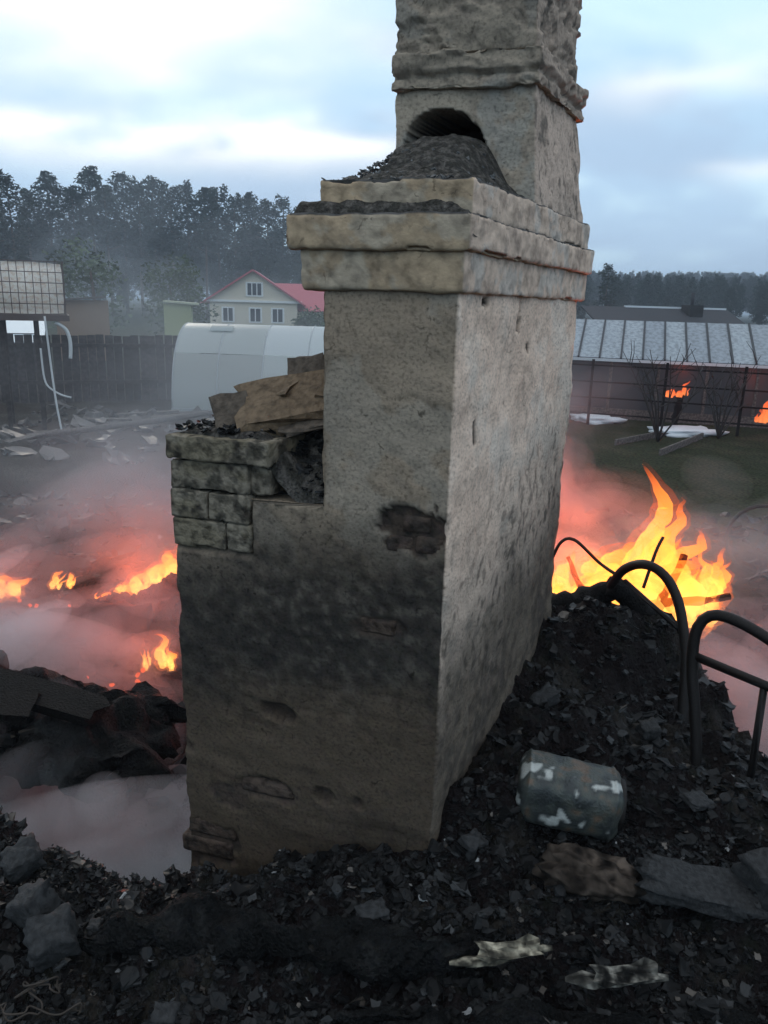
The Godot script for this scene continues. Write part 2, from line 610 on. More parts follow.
# ------------------------------------------------------------------ stove and chimney
func build_stove() -> void:
	var t := thing("brick_stove", "plastered brick stove with stepped cornice and tall chimney left standing in the rubble", "stove", STOVE)
	var blot := noise(71, 2.2, 5)
	var speck := noise(72, 16.0, 4)
	var peel := noise(73, 3.0, 4)
	var layer := noise(74, 7.0, 3)
	var streak := noise(75, 6.0, 4)
	var soot := noise(76, 19.0, 4)
	# where plaster has come off the front: a, h of the centre, half width, half height, depth
	var lost := [[0.10, 1.035, 0.095, 0.065, 0.016], [0.565, 0.10, 0.105, 0.035, 0.013], [0.515, 0.385, 0.052, 0.027, 0.05], [0.70, 0.05, 0.07, 0.045, 0.008], [0.37, 0.12, 0.03, 0.022, 0.03], [0.80, -0.17, 0.12, 0.08, 0.012], [0.20, 0.73, 0.08, 0.03, 0.010], [0.25, 0.13, 0.014, 0.02, 0.02], [0.855, 0.20, 0.02, 0.02, 0.02]]
	var holes := [[0.508, 1.615, 0.022, 0.042, 0.03], [0.16, 1.30, 0.012, 0.05, 0.008], [0.62, 1.52, 0.01, 0.02, 0.01], [0.2, 1.665, 0.03, 0.015, 0.02], [0.85, 1.05, 0.012, 0.03, 0.01]]
	var front_loss := func(p: Vector3) -> float:
		var most := 0.0
		for l in lost:
			var u: float = absf(p.x - l[0]) / l[2]
			var v: float = absf(p.y - l[1]) / l[3]
			var k := pow(pow(u, 3.0) + pow(v, 3.0), 1.0 / 3.0) + 0.45 * layer.get_noise_3dv(p * 2.0)
			most = maxf(most, l[4] * smoothstep(1.06, 0.94, k))
		return most
	var side_loss := func(p: Vector3) -> float:
		var most := 0.0
		for l in holes:
			var k := Vector2((p.z - l[0]) / l[2], (p.y - l[1]) / l[3]).length() + 0.5 * layer.get_noise_3dv(p * 3.0)
			most = maxf(most, l[4] * smoothstep(1.08, 0.9, k))
		return most
	var carve := func(p: Vector3, dir: Vector3) -> float:
		var d := 0.0
		# blistered limewash: thin coats lost in patches
		d += 0.0035 * smoothstep(0.02, 0.10, peel.get_noise_3dv(p)) + 0.002 * smoothstep(0.0, 0.12, layer.get_noise_3dv(p))
		if dir.z < -0.7:
			d += front_loss.call(p)
			# joints of the brick courses telegraph through the thin coat
			var row: float = fposmod(p.y + 0.02 * peel.get_noise_2d(p.x, 3.0), 0.078) - 0.039
			d += 0.0036 * exp(-pow(row / 0.006, 2.0)) * smoothstep(-0.1, 0.3, blot.get_noise_3dv(p * 1.4)) * smoothstep(1.15, 0.9, p.y)
			if p.x > 0.60 and p.y > 0.9: d += 0.02
		if dir.x < -0.7: d += side_loss.call(p)
		return d
	var paint := func(p: Vector3, dir: Vector3, _d: float) -> Color:
		var n := blot.get_noise_3dv(p)
		var f := speck.get_noise_3dv(p)
		var c: Color
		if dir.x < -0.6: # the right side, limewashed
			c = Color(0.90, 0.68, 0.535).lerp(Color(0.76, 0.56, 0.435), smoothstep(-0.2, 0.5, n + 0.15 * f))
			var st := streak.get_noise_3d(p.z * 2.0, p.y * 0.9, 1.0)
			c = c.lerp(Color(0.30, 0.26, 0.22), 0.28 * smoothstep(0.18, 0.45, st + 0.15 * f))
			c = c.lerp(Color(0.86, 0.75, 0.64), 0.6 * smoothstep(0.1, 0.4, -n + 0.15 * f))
			var low := smoothstep(1.15, 0.45, p.y - 0.35 * p.z + 0.25 * n)
			var fine := soot.get_noise_3d(p.x, p.y * 0.7, p.z)
			c = c.lerp(Color(0.30, 0.27, 0.23), 0.55 * low)
			c = c.lerp(Color(0.05, 0.045, 0.04), 0.85 * low * smoothstep(0.12, 0.36, fine + 0.12 * n))
			c = c.lerp(Color(0.22, 0.18, 0.15), 0.2 * smoothstep(0.15, 0.4, fine))
			c = c.lerp(Color(0.125, 0.098, 0.075).lerp(Color(0.06, 0.049, 0.04), smoothstep(-0.2, 0.3, n + f)), 0.92 * smoothstep(0.92, 0.32, p.y - 0.28 * p.z + 0.35 * n))
			if side_loss.call(p) > 0.006: c = Color(0.06, 0.048, 0.04)
		else:
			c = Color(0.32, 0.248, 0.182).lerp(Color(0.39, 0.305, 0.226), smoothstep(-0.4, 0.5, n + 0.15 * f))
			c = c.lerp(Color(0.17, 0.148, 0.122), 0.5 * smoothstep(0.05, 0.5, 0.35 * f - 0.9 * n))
			c = c.lerp(Color(0.40, 0.345, 0.28), 0.5 * smoothstep(0.10, 0.16, peel.get_noise_3dv(p)) * smoothstep(0.75, 1.0, p.y))
			# soot-soaked band in the middle, brown bare clay below it
			var clayish := smoothstep(1.10, 0.66, p.y + 0.2 * n)
			c = c.lerp(Color(0.082, 0.061, 0.044).lerp(Color(0.052, 0.039, 0.030), smoothstep(-0.4, 0.5, n + 0.2 * f)), 0.92 * clayish)
			var course := floorf(p.y / 0.078)
			var in_row := p.x / 0.255 + 0.5 * fposmod(course, 2.0)
			var tone := fposmod(sin(course * 12.99 + floorf(in_row) * 78.2) * 437.5, 1.0)
			c = c * lerpf(1.0, 0.82 + 0.30 * tone, clayish * smoothstep(-0.25, 0.15, blot.get_noise_3dv(p * 1.4)))
			var joint_h := absf(fposmod(p.y + 0.02 * peel.get_noise_2d(p.x, 3.0), 0.078) - 0.039)
			var joint_v := absf(fposmod(in_row, 1.0) - 0.5) * 0.255
			c = c * (1.0 - 0.30 * clayish * smoothstep(-0.2, 0.25, blot.get_noise_3dv(p * 1.4)) * maxf(exp(-pow(joint_h / 0.008, 2.0)), exp(-pow(joint_v / 0.008, 2.0))))
			var band := exp(-pow((p.y - 0.74 - 0.15 * (0.3 - p.x)) / 0.30, 2.0)) * (1.0 - 0.35 * smoothstep(0.45, 0.8, p.x))
			var fine := soot.get_noise_3dv(p)
			c = c.lerp(Color(0.05, 0.045, 0.04), 0.80 * smoothstep(0.05, 0.85, band + 0.45 * n))
			c = c.lerp(Color(0.022, 0.02, 0.019), 0.6 * smoothstep(0.10, 0.75, band * 0.50 + 1.0 * fine + 0.25 * n - 0.12))
			c = c.lerp(Color(0.30, 0.262, 0.215), 0.18 * band * smoothstep(0.16, 0.40, -fine - 0.2 * n))
			c = c.lerp(Color(0.06, 0.052, 0.045), 0.3 * smoothstep(0.25, 0.6, 0.5 * f + 0.7 * n))
			var gone: float = front_loss.call(p) if dir.z < -0.6 else 0.0
			if gone > 0.005: c = Color(0.075, 0.055, 0.045).lerp(Color(0.04, 0.035, 0.03), smoothstep(0.0, 0.3, f))
		return c
	# the body steps in to the narrower upper block above the ledge
	var step_in := func(p: Vector3) -> Vector3:
		if p.y > 1.074: p.x = minf(p.x, 0.372 + 0.004 * layer.get_noise_2d(p.y * 2.0, p.z))
		p.x += 0.012 * smoothstep(0.2, -0.1, p.y) * smoothstep(0.4, 0.0, p.x)
		return p
	put("body", masonry(Vector3(0, -1.05, 0), Vector3(0.87, 1.70, 1.24), 0.0105, 0.014, 0.010, 81, paint, carve, step_in), M.plaster, t)
	# cornice
	var tan_paint := func(p: Vector3, dir: Vector3, _d: float) -> Color:
		var n := blot.get_noise_3dv(p * 1.6)
		var f := speck.get_noise_3dv(p)
		var c := Color(0.54, 0.40, 0.265).lerp(Color(0.43, 0.32, 0.215), smoothstep(-0.3, 0.5, n + 0.2 * f))
		c = c.lerp(Color(0.50, 0.43, 0.34), 0.6 * smoothstep(0.16, 0.24, n - 0.3 * f))
		if dir.x < -0.6:
			c = Color(0.76, 0.575, 0.45).lerp(Color(0.60, 0.455, 0.36), smoothstep(0.0, 0.35, n + 0.5 * f))
			c = c.lerp(Color(0.58, 0.54, 0.49), 0.6 * smoothstep(0.1, 0.3, -n + 0.4 * f))
		c = c.lerp(Color(0.15, 0.125, 0.105), 0.3 * smoothstep(0.2, 0.6, f + 0.3 * n))
		if dir.y > 0.7: c = Color(0.11, 0.105, 0.10).lerp(Color(0.06, 0.058, 0.056), smoothstep(-0.2, 0.2, f))
		return c
	var chip_carve := func(p: Vector3, dir: Vector3) -> float:
		var along: float = p.z if dir.x < -0.7 else p.x
		var joint := absf(fposmod(along + 0.04 * floorf(p.y * 9.6), 0.235) - 0.117)
		var lost_corner := 0.016 * smoothstep(0.30, 0.42, layer.get_noise_3dv(p * 0.8)) * smoothstep(0.95, 0.75, maxf(absf(dir.x), maxf(absf(dir.y), absf(dir.z))))
		return lost_corner + 0.004 * exp(-pow(joint / 0.006, 2.0)) * smoothstep(-0.05, 0.2, blot.get_noise_3dv(p * 2.0)) * 0.5 + 0.003 * smoothstep(0.05, 0.14, peel.get_noise_3dv(p * 1.7)) + 0.0015 * smoothstep(0.0, 0.15, layer.get_noise_3dv(p))
	put("cornice_band", masonry(Vector3(-0.016, 1.678, -0.018), Vector3(0.435, 1.790, 1.262), 0.008, 0.012, 0.0025, 82, tan_paint, chip_carve), M.cornice, t)
	put("cornice_band", masonry(Vector3(-0.034, 1.778, -0.036), Vector3(0.468, 1.872, 1.285), 0.008, 0.013, 0.003, 83, tan_paint, chip_carve), M.cornice, t)
	put("top_slab", masonry(Vector3(-0.016, 1.862, 0.02), Vector3(0.405, 1.962, 1.25), 0.008, 0.014, 0.003, 84, tan_paint, chip_carve), M.cornice, t)
	# chimney with the smoke hole in its front
	var hole := func(p: Vector3) -> float:
		var u := (p.x - 0.305) / 0.135
		var v := (p.y - 2.115) / 0.118 if p.y > 2.115 else 0.0
		return smoothstep(1.03, 0.97, Vector2(u, v).length() + 0.12 * layer.get_noise_3dv(p)) * (1.0 if p.y > 1.97 else 0.0)
	var taper := func(p: Vector3) -> Vector3:
		var k := clampf((p.y - 1.9) / 0.45, 0.0, 2.0)
		p.x = lerpf(p.x, 0.475, 0.075 * minf(k, 1.0) * clampf(1.0 - p.x / 0.475, 0.0, 1.0))
		p.z = 0.6 + (p.z - 0.6) * lerpf(1.0, 0.76, minf(k, 1.0))
		return p
	var chimney_paint := func(p: Vector3, dir: Vector3, _d: float) -> Color:
		var n := blot.get_noise_3dv(p * 1.3)
		var f := speck.get_noise_3dv(p)
		var c := Color(0.48, 0.395, 0.305).lerp(Color(0.37, 0.30, 0.235), smoothstep(-0.2, 0.4, n + 0.5 * f))
		c = c.lerp(Color(0.40, 0.375, 0.33), 0.6 * smoothstep(0.12, 0.22, n - 0.3 * f))
		if dir.x < -0.6:
			c = Color(0.66, 0.505, 0.405).lerp(Color(0.50, 0.385, 0.31), smoothstep(0.0, 0.3, n + 0.5 * f))
			c = c.lerp(Color(0.13, 0.11, 0.095), 0.7 * smoothstep(0.2, 0.4, f + 0.4 * n))
		if p.y > 2.30 + 0.03 * n:
			c = c.lerp(Color(0.20, 0.165, 0.13), 0.45)
			c = c.lerp(Color(0.09, 0.078, 0.066), 0.5 * smoothstep(0.15, 0.45, f - 0.3 * n))
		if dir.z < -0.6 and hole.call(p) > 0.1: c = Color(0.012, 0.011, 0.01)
		return c
	var chimney_carve := func(p: Vector3, dir: Vector3) -> float:
		var d: float = 0.005 * smoothstep(0.03, 0.10, peel.get_noise_3dv(p * 1.5)) + 0.003 * smoothstep(0.0, 0.12, layer.get_noise_3dv(p))
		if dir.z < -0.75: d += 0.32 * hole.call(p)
		return d
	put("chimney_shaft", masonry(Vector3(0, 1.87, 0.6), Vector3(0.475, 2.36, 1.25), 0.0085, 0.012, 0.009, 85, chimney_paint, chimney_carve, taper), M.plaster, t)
	var broken_carve := func(p: Vector3, dir: Vector3) -> float:
		var d: float = 0.016 * smoothstep(-0.02, 0.05, peel.get_noise_3d(p.x * 1.2, p.y * 2.6, p.z * 1.2)) + 0.010 * smoothstep(0.0, 0.06, layer.get_noise_3d(p.x, p.y * 2.0, p.z))
		return d
	var band_carve := func(p: Vector3, dir: Vector3) -> float:
		var d: float = 0.007 * smoothstep(-0.02, 0.05, peel.get_noise_3d(p.x * 1.2, p.y * 2.6, p.z * 1.2)) + 0.006 * smoothstep(0.0, 0.06, layer.get_noise_3d(p.x, p.y * 2.0, p.z))
		var groove := p.y - 2.336 - 0.012 * peel.get_noise_2d(p.x * 2.0, p.z * 2.0)
		d += 0.012 * exp(-pow(groove / 0.006, 2.0))
		if dir.y < 0.5: d += 0.010 * smoothstep(2.345, 2.335, p.y + 0.02 * layer.get_noise_2d(p.x, p.z))
		return d
	put("chimney_band", masonry(Vector3(0.004, 2.285, 0.566), Vector3(0.488, 2.405, 1.135), 0.008, 0.016, 0.010, 86, chimney_paint, band_carve), M.plaster, t)
	var top_carve := func(p: Vector3, _dir: Vector3) -> float:
		var d: float = 0.012 * smoothstep(-0.02, 0.03, peel.get_noise_3d(p.x * 1.0, p.y * 2.2, p.z * 1.0)) + 0.005 * smoothstep(0.0, 0.06, layer.get_noise_3d(p.x, p.y * 2.0, p.z))
		var crack := absf(fposmod(p.y + 0.03 * peel.get_noise_2d(p.x * 2.0, p.z * 2.0), 0.105) - 0.05)
		return d + 0.010 * exp(-pow(crack / 0.005, 2.0)) * smoothstep(-0.1, 0.1, blot.get_noise_3dv(p))
	put("chimney_top", masonry(Vector3(0.030, 2.39, 0.585), Vector3(0.482, 3.0, 1.06), 0.0085, 0.014, 0.009, 88, chimney_paint, top_carve), M.plaster, t)
	# bricks that show through and the courses at the left shoulder
	var brick_paint := func(p: Vector3, _dir: Vector3, _d: float) -> Color:
		var n := blot.get_noise_3dv(p * 2.0)
		var f := speck.get_noise_3dv(p)
		var c := Color(0.23, 0.195, 0.14).lerp(Color(0.15, 0.125, 0.09), smoothstep(-0.1, 0.3, n + 0.5 * f))
		c = c.lerp(Color(0.32, 0.275, 0.215), 0.7 * smoothstep(0.08, 0.25, n - 0.1 * f))
		return c.lerp(Color(0.05, 0.045, 0.04), 0.75 * smoothstep(0.15, 0.35, f + 0.4 * n))
	var old := [[0.535, 1.180, -0.012, 0.882, 1.256, 0.50], [0.612, 1.090, 0.000, 0.876, 1.180, 0.30], [0.545, 1.088, 0.012, 0.610, 1.178, 0.2], [0.612, 0.998, -0.002, 0.748, 1.088, 0.25], [0.750, 0.997, 0.000, 0.877, 1.089, 0.25], [0.606, 0.906, 0.002, 0.690, 0.995, 0.25], [0.692, 0.905, 0.001, 0.873, 0.995, 0.25]]
	for i in old.size():
		var b = old[i]
		put("brick", masonry(Vector3(b[0], b[1], b[2]), Vector3(b[3], b[4], b[5]), 0.009, 0.006, 0.004, 90 + i, brick_paint, chip_carve), M.clay, t)
	var red := [[0.055, 1.03, 0.006, 0.135, 1.078, 0.07], [0.015, 0.972, 0.008, 0.095, 1.02, 0.07], [0.105, 0.968, 0.008, 0.185, 1.018, 0.07], [0.47, 0.075, 0.006, 0.66, 0.128, 0.07], [0.70, -0.22, 0.005, 0.90, -0.155, 0.07], [0.69, -0.14, 0.006, 0.87, -0.08, 0.07], [0.15, 0.705, 0.005, 0.26, 0.755, 0.07]]
	var red_paint := func(p: Vector3, _dir: Vector3, _d: float) -> Color:
		var f := speck.get_noise_3dv(p)
		return Color(0.105, 0.075, 0.06).lerp(Color(0.06, 0.048, 0.042), smoothstep(-0.2, 0.3, f))
	for i in red.size():
		var b = red[i]
		put("brick", masonry(Vector3(b[0], b[1], b[2]), Vector3(b[3], b[4], b[5]), 0.012, 0.008, 0.006, 110 + i, red_paint), M.clay, t)
	var fill_paint := func(p: Vector3, _dir: Vector3, _d: float) -> Color:
		return Color(0.03, 0.03, 0.03).lerp(Color(0.07, 0.065, 0.06), smoothstep(-0.1, 0.4, speck.get_noise_3dv(p)))
	put("shoulder_core", masonry(Vector3(0.38, 1.0, 0.10), Vector3(0.86, 1.20, 1.20), 0.02, 0.03, 0.02, 95, fill_paint), M.ash, t)

	# ash and cinders lying on the stove, in the stove's axes
	var pile := func(a0: float, a1: float, b0: float, b1: float, top: Callable, s: int) -> ArrayMesh:
		var verts := PackedVector3Array()
		var cols := PackedColorArray()
		var index := PackedInt32Array()
		var n := noise(s, 12.0, 4)
		var na := int((a1 - a0) / 0.008)
		var nb := int((b1 - b0) / 0.008)
		for j in nb + 1:
			for i in na + 1:
				var a := lerpf(a0, a1, float(i) / na)
				var b := lerpf(b0, b1, float(j) / nb)
				var v := n.get_noise_2d(a, b)
				var h: float = top.call(a, b) + 0.012 * v
				verts.append(STOVE + plan(a, h, b))
				cols.append(Color(0.06, 0.055, 0.05).lerp(Color(0.15, 0.135, 0.12), smoothstep(-0.2, 0.4, n.get_noise_2d(a * 2.0 + 9.0, b * 2.0))))
		for j in nb:
			for i in na:
				var q := j * (na + 1) + i
				index.append_array(PackedInt32Array([q, q + na + 2, q + 1, q, q + na + 1, q + na + 2]))
		return indexed(verts, cols, index)
	var top_heap := func(a: float, b: float) -> float:
		var rise := smoothstep(0.10, 0.62, b) * 0.188 * exp(-pow((a - 0.295) / 0.185, 4.0) * smoothstep(0.0, 0.5, b))
		var h := 1.952 + 0.022 * smoothstep(0.03, 0.10, b) + rise
		var rim := minf(minf(a + 0.0, 0.392 + 0.08 * smoothstep(0.3, 0.6, b) - a), b - 0.03)
		return h - 0.10 * smoothstep(0.035, -0.01, rim)
	var heap := put("ash_heap", pile.call(-0.01, 0.475, 0.03, 0.92, top_heap, 131), M.ash)
	tag(heap, "grey ash heaped on the stove top up to the chimney's arched hole", "ash", "", "stuff")
	var band_ash := func(a: float, b: float) -> float:
		var rim := minf(minf(a + 0.028, 0.462 - a), b + 0.030)
		return 1.872 + 0.030 * smoothstep(0.0, 0.05, b + 0.03) * smoothstep(-0.03, 0.05, a) - 0.06 * smoothstep(0.012, -0.004, rim)
	var ash2 := put("ash_drift", pile.call(-0.03, 0.466, -0.032, 0.06, band_ash, 132), M.ash)
	tag(ash2, "thin drift of grey ash along the cornice edge", "ash", "", "stuff")
	var shoulder := func(a: float, b: float) -> float:
		var left := smoothstep(0.47, 0.64, a + 0.03 * sin(b * 30.0))
		var h := lerpf(1.088 + 0.85 * clampf(b, 0.0, 0.24), 1.262 + 0.10 * clampf(b, 0.0, 0.5), left)
		var rim := minf(0.868 - a, b - 0.01)
		return h - 0.05 * smoothstep(0.02, -0.005, rim)
	var cinders := put("cinder_heap", pile.call(0.36, 0.866, 0.018, 1.1, shoulder, 133), M.ash)
	tag(cinders, "black cinders and crumbs heaped on the stove's left shoulder", "cinders", "", "stuff")

# ------------------------------------------------------------------ far left: fence, greenhouse, tank, house
func build_background_left() -> void:
	# board fence
	var f := thing("board_fence", "dark weathered board fence behind the water tank stand", "fence")
	var p0 := Vector3(-11.6, GROUND, -18.0)
	var p1 := Vector3(-3.2, GROUND, -21.2)
	var dir := (p1 - p0).normalized()
	var n := int(p0.distance_to(p1) / 0.205)
	var boards := []
	rng.seed = 200
	for v in 4:
		boards.append(box_mesh(Vector3(-0.095, 0, -0.012), Vector3(0.095, 1.62 + 0.012 * v, 0.012)))
	var tones := []
	for v in 3:
		var m: StandardMaterial3D = M.fence.duplicate()
		m.albedo_color = (Color(0.06, 0.05, 0.052) * (0.7 + 0.3 * v)).linear_to_srgb()
		tones.append(m)
	var yaw := atan2(-dir.z, dir.x)
	for i in n:
		var b := put("board", boards[rng.randi() % 4], tones[rng.randi() % 3], f)
		b.position = p0 + dir * (0.205 * i) + Vector3(0, rng.randf_range(-0.008, 0.008), 0)
		b.rotation = Vector3(0, yaw, rng.randf_range(-0.012, 0.012))
	for h in [0.45, 1.35]:
		put("rail", box_mesh(Vector3(0, h, 0.016), Vector3(p0.distance_to(p1), h + 0.09, 0.06), Transform3D(Basis(Vector3.UP, yaw), p0)), M.fence, f)
	# polycarbonate greenhouse
	var g := thing("arched_greenhouse", "white polycarbonate arched greenhouse in front of the house", "greenhouse", Vector3(-4.95, GROUND, -19.6), -0.05)
	var poly := mat("polycarbonate", Color(0.47, 0.48, 0.46), 0.35, 0.5)
	poly.backlight_enabled = true
	poly.backlight = Color(0.9, 0.95, 0.95)
	var poly_old: StandardMaterial3D = poly.duplicate()
	poly_old.albedo_color = Color(0.33, 0.32, 0.30).linear_to_srgb()
	var poly_new: StandardMaterial3D = poly.duplicate()
	poly_new.albedo_color = Color(0.66, 0.68, 0.68).linear_to_srgb()
	var frame_mat := mat("galvanised_frame", Color(0.35, 0.37, 0.38), 0.5)
	var arc := func(u: float) -> Vector2: # u 0 at the near foot, 1 at the far foot: z, y
		var a := PI * u
		return Vector2(1.5 - 1.5 * (1 - cos(a)), 2.0 * pow(sin(a), 0.88))
	var sheet := func(x0: float, x1: float, u0: float, u1: float, lift: float) -> ArrayMesh:
		var st := begin()
		var steps := 14
		for i in steps:
			for j in 4:
				var q := []
				for o: Array in [[0, 0], [1, 0], [1, 1], [0, 1]]:
					var u := lerpf(u0, u1, float(i + o[0]) / steps)
					var c: Vector2 = arc.call(u)
					var x := lerpf(x0, x1, float(j + o[1]) / 4)
					q.append(Vector3(x, c.y + lift, c.x + lift))
				quad(st, q[0], q[1], q[2], q[3])
		return finish(st)
	for k in 3:
		put("polycarbonate_sheet", sheet.call(2.1 * k + 0.01, 2.1 * k + 2.09, 0.0, 0.22, 0.0), poly_old if k == 0 else poly, g)
		put("polycarbonate_sheet", sheet.call(2.1 * k + 0.01, 2.1 * k + 2.09, 0.222, 0.62, 0.008), poly if k == 0 else poly_new, g)
		put("polycarbonate_sheet", sheet.call(2.1 * k + 0.01, 2.1 * k + 2.09, 0.622, 1.0, 0.0), poly_old, g)
	for k in 7:
		var pts := []
		for i in 19:
			var c: Vector2 = arc.call(i / 18.0)
			pts.append(Vector3(1.05 * k, c.y + 0.008, c.x + 0.008))
		put("hoop", tube_mesh(pts, [0.018], 6), frame_mat, g)
	for e in [0.0, 6.3]:
		var st := begin()
		for i in 18:
			var c0: Vector2 = arc.call(i / 18.0)
			var c1: Vector2 = arc.call((i + 1) / 18.0)
			tri(st, Vector3(e, 0.7, 0), Vector3(e, c0.y, c0.x), Vector3(e, c1.y, c1.x))
		tri(st, Vector3(e, 0.7, 0), Vector3(e, 0, -1.5), Vector3(e, 0, 1.5))
		put("end_wall", finish(st), poly_old, g)
	put("vent", sheet.call(0.7, 1.25, 0.36, 0.42, 0.03), mat("vent_shade", Color(0.22, 0.26, 0.26), 0.5), g)
	put("base_rail", box_mesh(Vector3(-0.02, 0, 1.5), Vector3(6.32, 0.09, 1.54)), frame_mat, g)
	# water tank in its cage, on a stand
	var tk := thing("water_tank", "white plastic water tank in a rusty wire cage on a tall stand", "water tank", Vector3(-7.0, GROUND - 0.16, -15.6), 0.40)
	var tank_mat := mat("tank_plastic", Color(0.9, 0.9, 0.88), 0.45, 0.4)
	tank_mat.backlight_enabled = true
	tank_mat.backlight = gray(1.4)
	textured(tank_mat, tex(211, 0.02, [[0.2, Color(0.9, 0.84, 0.8)], [0.5, gray(1.0)], [1.0, gray(1.0)]]), null, 1.0)
	var body := put("tank", lump_mesh(212, Vector3(1.18, 0.95, 0.98), 10, 0.05, 0.9), tank_mat, tk)
	body.position = Vector3(0, 2.86, 0)
	var rust := mat("rusty_steel", Color(0.10, 0.075, 0.07), 0.7)
	var cage := begin()
	for i in 10:
		var x := -0.6 + 1.2 * i / 9.0
		for z in [-0.5, 0.5]: box(cage, Vector3(x - 0.007, 2.38, z - 0.007), Vector3(x + 0.007, 3.35, z + 0.007))
	for i in 9:
		var z := -0.5 + 1.0 * i / 8.0
		for x in [-0.6, 0.6]: box(cage, Vector3(x - 0.012, 2.38, z - 0.012), Vector3(x + 0.012, 3.35, z + 0.012))
	for i in 6:
		var y := 2.38 + 0.97 * i / 5.0
		for s in [-1, 1]:
			box(cage, Vector3(-0.61, y - 0.008, s * 0.515 - 0.008), Vector3(0.61, y + 0.008, s * 0.515 + 0.008))
			box(cage, Vector3(s * 0.615 - 0.012, y - 0.013, -0.51), Vector3(s * 0.615 + 0.012, y + 0.013, 0.51))
	put("wire_cage", finish(cage), rust, tk).set_meta("kind", "stuff")
	put("platform", box_mesh(Vector3(-0.66, 2.26, -0.56), Vector3(0.66, 2.37, 0.56)), rust, tk)
	for q in [[-0.55, -0.45], [0.05, 0.45], [-0.55, 0.45], [0.05, -0.45]]:
		put("leg", box_mesh(Vector3(q[0] - 0.04, 0, q[1] - 0.04), Vector3(q[0] + 0.04, 2.255, q[1] + 0.04)), M.fence, tk)
	var pipe := mat("white_pipe", Color(0.55, 0.56, 0.56), 0.5)
	put("pipe", tube_mesh(smooth_path([Vector3(0.22, 2.35, 0.62), Vector3(0.26, 1.4, 0.62), Vector3(0.30, 0.7, 0.66), Vector3(0.38, -0.05, 0.7)]), [0.022], 6), pipe, tk)
	put("hose", tube_mesh(smooth_path([Vector3(0.10, 1.75, 0.58), Vector3(0.12, 1.2, 0.58), Vector3(0.2, 1.0, 0.6), Vector3(0.42, 0.85, 0.62), Vector3(0.58, 0.8, 0.62)]), [0.02], 6), pipe, tk)
	put("hose", tube_mesh(smooth_path([Vector3(0.40, 2.24, 0.5), Vector3(0.58, 2.1, 0.5), Vector3(0.64, 1.85, 0.5), Vector3(0.62, 1.55, 0.5)]), [0.035], 7), pipe, tk)
	# low white roofs and a small brown shed behind the fence
	var lw := thing("low_shed", "low outbuilding with a pale sheet roof behind the fence", "shed", Vector3(-14.2, GROUND, -27.0), 0.35)
	put("roof", box_mesh(Vector3(-2.6, 1.45, -1.2), Vector3(2.3, 1.50, 1.4), Transform3D(Basis(Vector3.RIGHT, 0.28), Vector3.ZERO)), mat("pale_roof", Color(0.55, 0.62, 0.66), 0.5), lw)
	put("wall", box_mesh(Vector3(-2.4, 0, -1.0), Vector3(2.1, 1.3, 1.0)), M.fence, lw)
	var bs := thing("plank_shed", "small brown plank shed beyond the fence, by the pale bush", "shed", Vector3(-12.6, GROUND, -33.0), 0.35)
	put("wall", box_mesh(Vector3(-1.1, 0, -1), Vector3(0.9, 2.4, 1)), mat("brown_planks", Color(0.20, 0.125, 0.08), 0.9), bs)
	put("roof", box_mesh(Vector3(-1.25, 2.42, -1.2), Vector3(1.05, 2.5, 1.2), Transform3D(Basis(Vector3.BACK, 0.09), Vector3.ZERO)), M.grey_wood, bs)
	var ys := thing("yellow_shed", "small pale yellow-green shed left of the greenhouse", "shed", Vector3(-9.0, GROUND, -34.0), 0.2)
	put("wall", box_mesh(Vector3(-0.55, 0, -0.8), Vector3(0.55, 2.35, 0.8)), mat("yellow_paint", Color(0.30, 0.32, 0.16), 0.8), ys)
	put("roof", box_mesh(Vector3(-0.7, 2.36, -0.95), Vector3(0.7, 2.44, 0.95), Transform3D(Basis(Vector3.BACK, -0.06), Vector3.ZERO)), mat("pale_roof_edge", Color(0.4, 0.42, 0.3), 0.7), ys)
	build_house()

